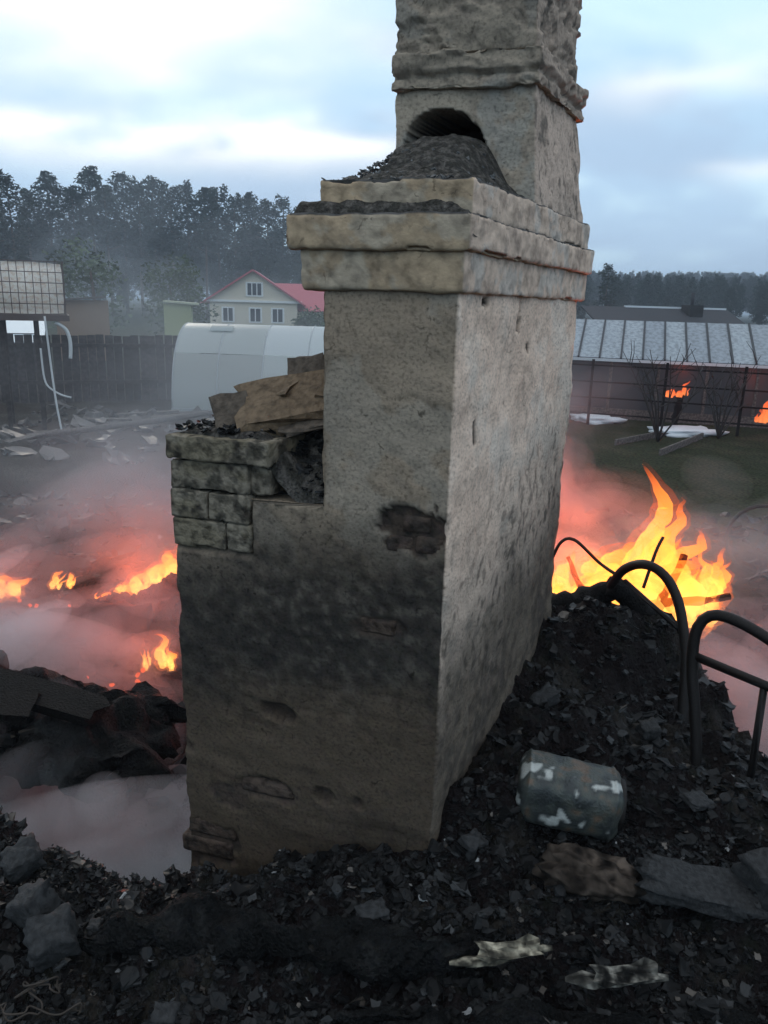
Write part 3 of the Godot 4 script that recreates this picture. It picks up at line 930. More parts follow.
func build_house() -> void:
	var h := thing("gabled_house", "cream gabled house with red roof and white framed windows", "house", Vector3(-12.6, GROUND - 0.3, -74.0), 0.10)
	var cream := mat("cream_siding", Color(0.62, 0.55, 0.44), 0.8)
	var red := mat("red_metal_roof", Color(0.42, 0.10, 0.12), 0.5)
	var white := mat("white_trim", Color(0.72, 0.72, 0.70), 0.6)
	var dark := mat("window_pane", Color(0.03, 0.035, 0.045), 0.12, 0.6)
	var w := 4.0
	var eave := 2.75
	var apex := 5.4
	put("wall", box_mesh(Vector3(-w, 0, -9), Vector3(w, eave, 0)), cream, h)
	var st := begin()
	st.set_smooth_group(-1)
	tri(st, Vector3(-w - 0.3, eave, 0.06), Vector3(0, apex, 0.06), Vector3(w + 0.3, eave, 0.06))
	tri(st, Vector3(-w - 0.3, eave, -0.1), Vector3(w + 0.3, eave, -0.1), Vector3(0, apex, -0.1))
	put("gable", finish(st), cream, h)
	var belt := put("belt_trim", box_mesh(Vector3(-w - 0.45, eave - 0.10, 0.0), Vector3(w + 0.45, eave + 0.10, 0.22)), white, h)
	for s in [-1.0, 1.0]:
		var len := Vector2(w + 0.7, apex - eave + 0.45).length()
		var ang := atan2(apex - eave + 0.1, w + 0.3)
		var tf := Transform3D(Basis(Vector3.BACK, s * -ang), Vector3(0, apex + 0.06, 0))
		put("roof", box_mesh(Vector3(-len if s < 0 else 0.0, -0.02, -9.4), Vector3(0.0 if s < 0 else len, 0.12, 0.55), tf), red, h)
	var wins := [[-2.35, 0.95, 0.95, 1.15], [0.15, 0.95, 1.0, 1.15], [2.2, 0.95, 1.0, 1.15], [0.1, 3.3, 1.35, 1.05]]
	for q in wins:
		var zf := 0.08 if q[1] > 3 else 0.02
		var fr := put("window", box_mesh(Vector3(q[0] - q[2] / 2 - 0.12, q[1] - 0.12, zf), Vector3(q[0] + q[2] / 2 + 0.12, q[1] + q[3] + 0.12, zf + 0.06)), white, h)
		var k := 3 if q[2] > 1.2 else 2
		for i in k:
			var pw: float = q[2] / k
			put("pane", box_mesh(Vector3(q[0] - q[2] / 2 + pw * i + 0.05, q[1], zf + 0.062), Vector3(q[0] - q[2] / 2 + pw * (i + 1) - 0.05, q[1] + q[3], zf + 0.075)), dark, fr)
	# the second roof to the right
	var a := thing("red_roofed_annex", "long red metal roof right behind the gabled house", "house", Vector3(-6.0, GROUND - 0.3, -77.5), 0.10)
	put("wall", box_mesh(Vector3(-3.5, 0, -6), Vector3(6, 2.2, 0)), cream, a)
	put("roof", box_mesh(Vector3(-6.2, 0, -3.9), Vector3(6.3, 0.1, 0.5), Transform3D(Basis(Vector3.RIGHT, 0.62), Vector3(0, 2.2, 0.0))), red, a)
	put("roof", box_mesh(Vector3(-3.7, 0, -0.0), Vector3(6.3, 0.1, 3.8), Transform3D(Basis(Vector3.RIGHT, -0.62), Vector3(0, 4.45, -3.2)).scaled_local(Vector3(1, 1, -1))), red, a)

# ------------------------------------------------------------------ right: glazed shed, fences, beds
func build_background_right() -> void:
	var g := thing("glazed_shed", "long low greenhouse with ribbed pale roof behind the fires", "greenhouse", Vector3(4.4, GROUND, -19.5), -0.29)
	var roof_mat := mat("roof_sheet", Color(0.30, 0.345, 0.38), 0.45, 0.5)
	textured(roof_mat, tex(231, 0.02, [[0.2, gray(0.7)], [0.6, gray(0.95)], [1.0, gray(1.0)]]), null, 0.7)
	var roof_b: StandardMaterial3D = roof_mat.duplicate()
	roof_b.albedo_color = Color(0.24, 0.28, 0.32).linear_to_srgb()
	var rib_mat := mat("dark_batten", Color(0.04, 0.045, 0.05), 0.7)
	var ev := 1.46
	var rise := 0.86
	var deep := 2.1
	var tf := Transform3D(Basis(Vector3.RIGHT, atan2(rise, deep)), Vector3(0, ev, 0.12))
	var len := Vector2(rise, deep).length()
	rng.seed = 230
	var sheet := box_mesh(Vector3(0.012, 0, -len), Vector3(0.488, 0.012, 0.0))
	var rib := box_mesh(Vector3(-0.022, 0.0, -len), Vector3(0.022, 0.05, 0.02))
	var count := 22
	for i in count:
		var p := put("roof_panel", sheet, roof_mat if rng.randf() < 0.6 else roof_b, g)
		p.transform = tf.translated(Vector3(-2.2 + 0.5 * i, rng.randf_range(0, 0.006), 0))
		var r := put("batten", rib, rib_mat, g)
		r.transform = tf.translated(Vector3(-2.2 + 0.5 * i, 0, 0))
	put("eave_trim", box_mesh(Vector3(-2.3, ev - 0.07, 0.13), Vector3(-2.2 + 0.5 * count, ev - 0.005, 0.17)), mat("eave_white", Color(0.5, 0.53, 0.55), 0.6), g)
	put("back_roof", box_mesh(Vector3(-2.2, 0, 0), Vector3(-2.2 + 0.5 * count, 0.02, len), Transform3D(Basis(Vector3.RIGHT, -atan2(rise, deep)), Vector3(0, ev + rise, -deep + 0.12)).scaled_local(Vector3(1, 1, -1))), roof_b, g)
	var pane := mat("dim_glass", Color(0.035, 0.04, 0.045), 0.32, 0.5)
	rng.seed = 235
	for i in 10:
		put("wall_pane", box_mesh(Vector3(-2.17 + 1.1 * i, 0.25, 0.0), Vector3(-2.17 + 1.1 * i + 1.04, ev - 0.08, 0.02)), pane, g)
		put("post", box_mesh(Vector3(-2.24 + 1.1 * i, 0.0, -0.03), Vector3(-2.175 + 1.1 * i, ev - 0.075, 0.05)), M.grey_wood, g)
	put("base_board", box_mesh(Vector3(-2.3, 0, -0.04), Vector3(8.8, 0.245, 0.04)), M.grey_wood, g)
	# wire trellis fence in front of it
	var f := thing("wire_fence", "dark rail fence running in front of the glazed shed", "fence", Vector3(4.1, GROUND, -18.2), -0.36)
	for h in [0.25, 0.62, 0.98, 1.35]:
		put("rail", box_mesh(Vector3(-1.2, h, -0.015), Vector3(7.5, h + 0.035, 0.015)), M.wood, f)
	for i in 6:
		put("post", box_mesh(Vector3(-1.0 + 1.6 * i, 0, -0.03), Vector3(-0.94 + 1.6 * i, 1.5, 0.03)), M.wood, f)
	# pale post beside the stove
	var ps := thing("pale_pillar", "pale flaring pillar end seen beside the stove's right edge", "pillar", Vector3(4.45, GROUND, -22.5))
	var pts := [Vector3(0, 0, 0), Vector3(0, 2.2, 0), Vector3(0, 2.6, 0), Vector3(0, 3.4, 0)]
	put("shaft", tube_mesh(pts, [0.5, 0.48, 0.24, 0.2], 10), M.sheet_white, ps)
	# sheets of pale film on the ground
	for q in [[Vector3(5.05, GROUND + 0.02, -18.6), Vector3(1.0, 0.22, 0.9), "white crumpled film beside the stove at the garden's edge"], [Vector3(6.6, GROUND + 0.02, -17.0), Vector3(1.5, 0.2, 0.8), "pale sheet lying before the rail fence"]]:
		var o := put("film_sheet", lump_mesh(240, q[1], 6, 0.35, 0.7), M.sheet_white)
		o.position = q[0]
		o.rotation.y = 0.3
		tag(o, q[2], "sheet")
	# raised beds
	for q in [[Vector3(4.55, GROUND + 0.05, -15.2), Vector3(6.0, GROUND + 0.05, -16.6), "left grey edging board of the garden bed"], [Vector3(5.1, GROUND + 0.05, -14.2), Vector3(6.75, GROUND + 0.05, -16.4), "right grey edging board of the garden bed"]]:
		var d: Vector3 = q[1] - q[0]
		var o := put("bed_board", box_mesh(Vector3(0, -0.06, -0.02), Vector3(d.length(), 0.07, 0.02)), M.grey_wood)
		o.position = q[0]
		o.rotation.y = atan2(-d.z, d.x)
		tag(o, q[2], "board")
	# dark roofed building with a chimney
	var b := thing("dark_roofed_house", "low house with dark roof, pale ridge and chimney pipe", "house", Vector3(15.4, GROUND, -43.0), 0.28)
	put("wall", box_mesh(Vector3(-5.4, 0, -3), Vector3(3.2, 1.7, 2)), M.fence, b)
	var slate := mat("dark_roof", Color(0.035, 0.035, 0.04), 0.8)
	put("roof", box_mesh(Vector3(-5.6, 0, 0), Vector3(3.4, 0.08, 2.7), Transform3D(Basis(Vector3.RIGHT, 0.42), Vector3(0, 2.7, -0.3))), slate, b)
	put("ridge", box_mesh(Vector3(-3.0, 2.72, -0.36), Vector3(3.3, 2.84, -0.2)), M.sheet_white, b)
	put("chimney", box_mesh(Vector3(0.35, 2.0, -0.1), Vector3(1.15, 2.95, 0.7)), M.stone, b)
	put("pipe", tube_mesh([Vector3(0.7, 2.9, 0.3), Vector3(0.7, 3.6, 0.3)], [0.1], 8), slate, b)
	# bare shrubs
	rng.seed = 250
	var shrubs := [[Vector3(5.6, GROUND, -15.8), 2.0, "bare shrub just right of the stove before the shed"], [Vector3(8.1, GROUND, -14.6), 2.4, "tall bare shrub by the right edge of the garden"], [Vector3(7.1, GROUND, -16.4), 1.9, "bare shrub in the middle of the rail fence"], [Vector3(7.2, GROUND, -12.2), 1.5, "low bare bush nearest the burnt ground"]]
	var bark := mat("dark_bark", Color(0.03, 0.026, 0.024), 0.9)
	for q in shrubs:
		var st := begin()
		var r0 := Vector3.ZERO
		for k in 9:
			var lean := Vector3(rng.randf_range(-0.5, 0.5), 1.0, rng.randf_range(-0.5, 0.5))
			var a: Vector3 = lean * q[1] * rng.randf_range(0.6, 1.0)
			var mid := a * 0.5 + Vector3(rng.randf_range(-0.12, 0.12), 0, rng.randf_range(-0.12, 0.12))
			tube(st, smooth_path([r0, mid, a], 4), [0.022, 0.02, 0.018, 0.016, 0.014, 0.012, 0.01, 0.008, 0.006], 5)
			for j in 5:
				var s := mid.lerp(a, rng.randf_range(-0.3, 0.9))
				var e2 := s + Vector3(rng.randf_range(-0.45, 0.45), rng.randf_range(0.1, 0.55), rng.randf_range(-0.45, 0.45))
				tube(st, [s, s.lerp(e2, 0.5) + Vector3(0.03, 0.02, 0), e2], [0.01, 0.008, 0.004], 4)
		var o := put("bare_shrub", finish(st), bark)
		o.position = q[0]
		tag(o, q[2], "shrub", "bare shrubs in the garden")

# ------------------------------------------------------------------ trees
func clump(st: SurfaceTool, c: Vector3, r: Vector3, count: int, size: float, tone: float) -> void:
	st.set_smooth_group(-1)
	for i in count:
		var d := Vector3(rng.randfn(), rng.randfn(), rng.randfn()).normalized() * pow(rng.randf(), 0.4)
		var p := c + d * r
		var u := Vector3(rng.randfn(), rng.randfn() * 0.6, rng.randfn()).normalized() * size * rng.randf_range(0.6, 1.3)
		var w := u.cross(Vector3(rng.randfn(), rng.randfn(), rng.randfn())).normalized() * size * rng.randf_range(0.35, 0.7)
		var k := tone * rng.randf_range(0.75, 1.3)
		st.set_color(Color(k, k, k))
		tri(st, p - u * 0.5 - w * 0.5, p + u * 0.6, p - u * 0.3 + w * 0.6)

func pine_crown(s: int, tall: float, bare: float) -> ArrayMesh:
	rng.seed = s
	var st := begin()
	var n := 34
	for i in n:
		var f := (i + rng.randf() * 0.8) / n
		var y := tall * lerpf(bare, 0.97, f)
		var reach := tall * 0.10 * sqrt(sin(PI * clampf(0.10 + 0.86 * f, 0.0, 1.0))) * (0.75 + 0.5 * rng.randf())
		var a := i * 2.4 + rng.randf()
		var off := reach * rng.randf_range(0.35, 1.0)
		clump(st, Vector3(cos(a) * off, y, sin(a) * off), Vector3(reach * 0.66, tall * 0.04, reach * 0.66), 56, tall * 0.026, rng.randf_range(0.6, 1.0))
	return finish(st)

func pine_trunk(s: int, tall: float) -> ArrayMesh:
	rng.seed = s
	var pts := []
	var rad := []
	for i in 7:
		var f := i / 6.0
		pts.append(Vector3(sin(f * 3.0 + s) * 0.15, tall * 0.95 * f, cos(f * 2.0 + s) * 0.15))
		rad.append(tall * lerpf(0.011, 0.003, f))
	var st := begin()
	tube(st, pts, rad, 6)
	for i in 7:
		var y := tall * rng.randf_range(0.4, 0.85)
		var a := rng.randf() * TAU
		var l := tall * 0.09
		tube(st, [Vector3(0, y, 0), Vector3(cos(a) * l, y + l * 0.3, sin(a) * l)], [0.09, 0.04], 4)
	return finish(st)

func build_forest() -> void:
	var needles := leaf("pine_needles", Color(0.022, 0.038, 0.029))
	var bark := mat("pine_bark", Color(0.10, 0.07, 0.055), 0.9)
	var kinds := []
	for v in 5:
		kinds.append([pine_crown(300 + v, 20.0, [0.50, 0.56, 0.34, 0.44, 0.28][v]), pine_trunk(310 + v, 20.0)])
	# the front row of pines, left to right: pixel-free list of bearing (degrees), distance, height factor, kind
	var row := [
		[-31.0, 92, 1.22, 4], [-29.0, 90, 1.30, 2], [-27.6, 86, 1.27, 4], [-26.4, 88, 1.26, 2], [-25.0, 90, 1.12, 4], [-23.9, 112, 0.93, 0], [-22.7, 118, 1.05, 1], [-21.3, 109, 0.98, 0], [-20.1, 117, 1.12, 1], [-19.2, 110, 1.0, 1], [-18.1, 118, 1.10, 3],
		[-17.1, 112, 1.05, 2], [-16.1, 120, 1.08, 0], [-15.1, 113, 1.05, 3], [-14.0, 121, 1.05, 2], [-12.9, 114, 1.02, 1], [-11.9, 122, 1.04, 3], [-10.8, 116, 0.99, 2], [-9.8, 123, 1.0, 0], [-8.7, 118, 0.96, 3], [-7.6, 126, 0.98, 2], [-6.4, 120, 0.90, 1], [-5.3, 128, 0.92, 3], [-4.0, 124, 0.86, 0],
	]
	var ordinal := ["first", "second", "third", "fourth", "fifth", "sixth", "seventh", "eighth", "ninth", "tenth", "eleventh", "twelfth", "thirteenth", "fourteenth", "fifteenth", "sixteenth", "seventeenth", "eighteenth", "nineteenth", "twentieth", "twenty-first", "twenty-second", "twenty-third", "twenty-fourth"]
	var protos := {}
	for i in row.size():
		var q = row[i]
		var a := deg_to_rad(q[0])
		var at := Vector3(sin(a) * q[1], GROUND, -cos(a) * q[1])
		var o: Node3D
		var label := "tall dark pine, %s from the left along the forest edge" % ordinal[i]
		if protos.has(q[3]):
			o = copy(protos[q[3]], at, q[0] * 0.7, label)
		else:
			o = thing("pine_tree", label, "tree", at, q[0] * 0.7, "pines along the forest edge")
			put("crown", kinds[q[3]][0], needles, o)
			put("trunk", kinds[q[3]][1], bark, o)
			protos[q[3]] = o
		o.scale = Vector3(1.2, 1.0, 1.2) * (q[2] * q[1] / 137.0 if q[1] > 100 else q[2] * 0.64)
	var lone := copy(protos[2], Vector3(19.3, GROUND, -72.0), 0.4, "small lone pine peeping past the stove's cornice on the right")
	lone.scale = Vector3(0.42, 0.33, 0.42)
	lone.remove_meta("group")
	# deeper forest as one mass, left; and the far wooded ridge on the right
	var places := func() -> Vector3:
		var a := deg_to_rad(rng.randf_range(-42.0, 0.0))
		var d := rng.randf_range(128.0, 190.0)
		return Vector3(sin(a) * d, GROUND, -cos(a) * d)
	forest_mass("forest", [kinds[2][0], kinds[3][0], kinds[4][0]], needles, 170, 320, places, func(p: Vector3) -> float: return Vector2(p.x, p.z).length() / 182.0 * rng.randf_range(0.72, 0.95), "dark hazy pine forest behind the fence and house")
	var low := func() -> Vector3:
		var a := deg_to_rad(rng.randf_range(-40.0, -2.0))
		var d := rng.randf_range(98.0, 128.0)
		return Vector3(sin(a) * d, GROUND, -cos(a) * d)
	forest_mass("undergrowth", [kinds[4][0], kinds[2][0]], needles, 150, 321, low, func(_p: Vector3) -> float: return rng.randf_range(0.25, 0.45), "young trees and undergrowth along the forest foot")
	var ridge := func() -> Vector3:
		var a := deg_to_rad(rng.randf_range(2.0, 40.0))
		var d := rng.randf_range(95.0, 380.0)
		return Vector3(sin(a) * d, GROUND - 0.5, -cos(a) * d)
	forest_mass("forest", [kinds[4][0], kinds[2][0], kinds[3][0]], needles, 1100, 322, ridge, func(p: Vector3) -> float: return (2.6 + Vector2(p.x, p.z).length() * 0.048) / 20.0 * rng.randf_range(0.82, 1.0), "hazy far woodland along the right horizon")
	# broadleaf trees
	var pale := leaf("young_leaves", Color(0.12, 0.15, 0.10))
	var green := leaf("green_leaves", Color(0.07, 0.10, 0.045))
	for q in [[Vector3(-15.6, GROUND, -42.0), 5.2, 3.0, pale, "pale green leafy bush behind the fence, right of the tank"], [Vector3(-12.6, GROUND, -46.0), 4.4, 3.2, green, "dull green bush between the plank shed and greenhouse"], [Vector3(48.0, GROUND, -92.0), 7.8, 4.6, green, "green tree near the right end of the wooded horizon"], [Vector3(-6.2, GROUND, -68.0), 1.7, 2.2, green, "dark low bush in front of the red roofed annex"]]:
		rng.seed = 340 + int(q[1] * 10)
		var st := begin()
		for i in 26:
			var f := rng.randf()
			var a := rng.randf() * TAU
			var r: float = q[2] * sqrt(sin(PI * clampf(0.15 + 0.8 * f, 0, 1))) * rng.randf_range(0.2, 0.85)
			clump(st, Vector3(cos(a) * r, q[1] * lerpf(0.22, 0.95, f), sin(a) * r), Vector3.ONE * q[2] * 0.30, 60, 0.28, rng.randf_range(0.6, 1.1))
		var o := thing("leafy_bush", q[4], "bush" if q[1] < 6 else "tree", q[0])
		put("crown", finish(st), q[3], o)
		put("trunk", tube_mesh([Vector3.ZERO, Vector3(0.1, q[1] * 0.4, 0), Vector3(0.0, q[1] * 0.75, 0.1)], [0.14, 0.1, 0.05], 6), bark, o)

func forest_mass(called: String, meshes: Array, m: Material, count: int, s: int, where: Callable, size: Callable, label: String) -> void:
	rng.seed = s
	var lists := []
	for k in meshes.size(): lists.append([])
	for i in count:
		var p: Vector3 = where.call()
		var b := Basis(Vector3.UP, rng.randf() * TAU).scaled(Vector3.ONE * size.call(p))
		lists[i % meshes.size()].append(Transform3D(b, p))
	for k in meshes.size():
		var mm := MultiMesh.new()
		mm.transform_format = MultiMesh.TRANSFORM_3D
		mm.mesh = meshes[k]
		mm.instance_count = lists[k].size()
		for i in lists[k].size(): mm.set_instance_transform(i, lists[k][i])
		var o := MultiMeshInstance3D.new()
		o.multimesh = mm
		o.material_override = m
		o.name = numbered(called)
		add_child(o)
		tag(o, label, "", "", "stuff")

# ------------------------------------------------------------------ rubble
func build_rubble() -> void:
	var chips := []
	for v in 6: chips.append(lump_mesh(400 + v, [Vector3(1, 0.35, 0.8), Vector3(1, 0.2, 0.6), Vector3(0.9, 0.6, 0.8), Vector3(1.2, 0.25, 0.5), Vector3(0.8, 0.5, 0.7), Vector3(1, 0.3, 1)][v], 2, 0.5, 0.9))
	var tint := func() -> Color:
		var r := rng.randf()
		if r < 0.88: return Color(0.0075, 0.0074, 0.0076) * rng.randf_range(0.5, 2.0)
		if r < 0.975: return Color(0.030, 0.031, 0.032) * rng.randf_range(0.4, 1.8)
		if r < 0.996: return Color(0.09, 0.078, 0.068) * rng.randf_range(0.5, 1.4)
		return Color(0.25, 0.25, 0.25)
	var near := func() -> Vector3:
		var x := rng.randf_range(-1.7, 2.0)
		var z := rng.randf_range(-3.35, -1.25)
		if inside_stove(x, z, 0.01): return Vector3.INF
		var h := ground_height(x, z)
		if h < -0.5 or (z < -2.5 and rng.randf() < 0.5): return Vector3.INF
		return Vector3(x, h + rng.randf_range(-0.004, 0.006), z)
	scatter("charcoal_chips", chips, M.chip, 15000, 401, near, func(_p: Vector3) -> float: return 0.010 + 0.034 * pow(rng.randf(), 2.0), tint, "glinting charcoal chips strewn over the rubble")
	var front := func() -> Vector3:
		var x := rng.randf_range(-1.25, 1.45)
		var z := rng.randf_range(-2.15, -1.38)
		if inside_stove(x, z, 0.01): return Vector3.INF
		var h := ground_height(x, z)
		if h < -0.3: return Vector3.INF
		return Vector3(x, h + rng.randf_range(-0.002, 0.006), z)
	scatter("charcoal_flakes", chips, M.chip, 12000, 406, front, func(_p: Vector3) -> float: return 0.006 + 0.016 * pow(rng.randf(), 1.8), tint, "fine charcoal flakes covering the foreground")
	var mid := func() -> Vector3:
		var x := rng.randf_range(-6.5, 6.0)
		var z := rng.randf_range(-10.0, -2.3)
		if inside_stove(x, z, 0.05) or (z > -3.5 and x > -0.8 and x < 1.9): return Vector3.INF
		return Vector3(x, ground_height(x, z), z)
	scatter("charred_debris", chips, M.chip, 2600, 402, mid, func(_p: Vector3) -> float: return 0.05 + 0.16 * pow(rng.randf(), 3.0), tint, "charred debris scattered over the burnt plot")
	var pale := func() -> Color:
		return Color(0.09, 0.08, 0.075) * rng.randf_range(0.3, 1.8)
	var yard := func() -> Vector3:
		var x := rng.randf_range(-8.0, -2.0)
		var z := rng.randf_range(-18.5, -12.0)
		return Vector3(x, ground_height(x, z) + 0.03, z)
	scatter("yard_litter", chips, M.chip, 170, 403, yard, func(_p: Vector3) -> float: return 0.10 + 0.35 * pow(rng.randf(), 2.5), pale, "splintered boards and litter lying in the yard")
	var onstove := func() -> Vector3:
		var a := rng.randf_range(0.38, 0.86)
		var b := rng.randf_range(0.02, 0.6)
		var left := smoothstep(0.47, 0.64, a)
		return STOVE + plan(a, lerpf(1.092 + 0.85 * minf(b, 0.24), 1.268 + 0.10 * b, left), b)
	scatter("cinder_crumbs", chips, M.chip, 900, 404, onstove, func(_p: Vector3) -> float: return 0.006 + 0.02 * pow(rng.randf(), 2.0), tint, "cinder crumbs on the stove's left shoulder")
	var ontop := func() -> Vector3:
		var a := rng.randf_range(0.02, 0.44)
		var b := rng.randf_range(0.06, 0.6)
		return STOVE + plan(a, 1.965 + smoothstep(0.10, 0.62, b) * 0.188 * exp(-pow((a - 0.295) / 0.185, 4.0) * smoothstep(0.0, 0.5, b)), b)
	scatter("ash_crumbs", chips, M.chip, 500, 405, ontop, func(_p: Vector3) -> float: return 0.005 + 0.013 * rng.randf(), func() -> Color: return gray(rng.randf_range(0.03, 0.14)), "ash crumbs on the heap under the chimney hole")

# a bent sheet of plaster or metal with real thickness
func curled(s: int, w: float, l: float, thick: float, curl: float, crumple: float) -> ArrayMesh:
	var n := noise(s, 2.2, 2)
	var st := begin()
	st.set_smooth_group(-1)
	var nu := 6
	var nv := 5
	var top := []
	for i in nu + 1:
		var r := []
		for j in nv + 1:
			var u := float(i) / nu - 0.5
			var v := float(j) / nv - 0.5
			var edge := 1.0 + 0.22 * n.get_noise_2d(u * 1.4 + 5.0, v * 1.4)
			r.append(Vector3(u * w * edge, curl * u * u * 4.0 + crumple * n.get_noise_2d(u, v), v * l * edge))
		top.append(r)
	var dn := Vector3(0, -thick, 0)
	for i in nu:
		for j in nv:
			quad(st, top[i][j], top[i][j + 1], top[i + 1][j + 1], top[i + 1][j])
			quad(st, top[i][j] + dn, top[i + 1][j] + dn, top[i + 1][j + 1] + dn, top[i][j + 1] + dn)
	for i in nu:
		quad(st, top[i][0], top[i + 1][0], top[i + 1][0] + dn, top[i][0] + dn)
		quad(st, top[i + 1][nv], top[i][nv], top[i][nv] + dn, top[i + 1][nv] + dn)
	for j in nv:
		quad(st, top[0][j + 1], top[0][j], top[0][j] + dn, top[0][j + 1] + dn)
		quad(st, top[nu][j], top[nu][j + 1], top[nu][j + 1] + dn, top[nu][j] + dn)
	return finish(st)

# a burnt slab: ragged outline, crumbled top, hollowed underside
func ragged_slab(s: int, size: Vector3) -> ArrayMesh:
	var n := noise(s, 3.2, 5)
	var big := noise(s + 1, 1.3, 3)
	var verts := PackedVector3Array()
	var cols := PackedColorArray()
	var index := PackedInt32Array()
	var nx := 100
	var nz := 40
	for side in [1.0, -1.0]:
		for j in nz + 1:
			for i in nx + 1:
				var u := float(i) / nx - 0.5
				var v := float(j) / nz - 0.5
				var end := pow(maxf(0.0, 1.0 - pow(absf(u) * 2.0, 6.0)), 0.5) * pow(maxf(0.0, 1.0 - pow(absf(v) * 2.0, 4.0)), 0.5)
				var x := u * size.x * (1.0 + 0.16 * big.get_noise_2d(v * 3.0, 4.0) + 0.07 * n.get_noise_2d(v * 3.0, 7.0))
				var z := v * size.z * (1.0 + 0.7 * big.get_noise_2d(u * 4.0, 1.0) + 0.25 * n.get_noise_2d(u * 4.0, 2.0))
				var y: float = side * size.y * 0.5 * end * (0.7 + 0.6 * big.get_noise_2d(x * 1.6, z * 1.6 + side * 9.0)) + 0.09 * n.get_noise_2d(x * 1.5, z * 1.5) * end + 0.06 * big.get_noise_2d(x * 2.0, z * 2.0)
				verts.append(Vector3(x, y, z))
				cols.append(Color(0.008, 0.0085, 0.0095).lerp(Color(0.022, 0.021, 0.02), smoothstep(0.0, 0.4, n.get_noise_2d(x * 3.0, z * 3.0))))
	var layer := (nx + 1) * (nz + 1)
	for k in 2:
		for j in nz:
			for i in nx:
				var a := k * layer + j * (nx + 1) + i
				if k == 0: index.append_array(PackedInt32Array([a, a + 1, a + nx + 2, a, a + nx + 2, a + nx + 1]))
				else: index.append_array(PackedInt32Array([a, a + nx + 2, a + 1, a, a + nx + 1, a + nx + 2]))
	return indexed(verts, cols, index)

func place(o: Node3D, at: Vector3, turn: Vector3) -> Node3D:
	o.position = at
	o.rotation = turn
	return o

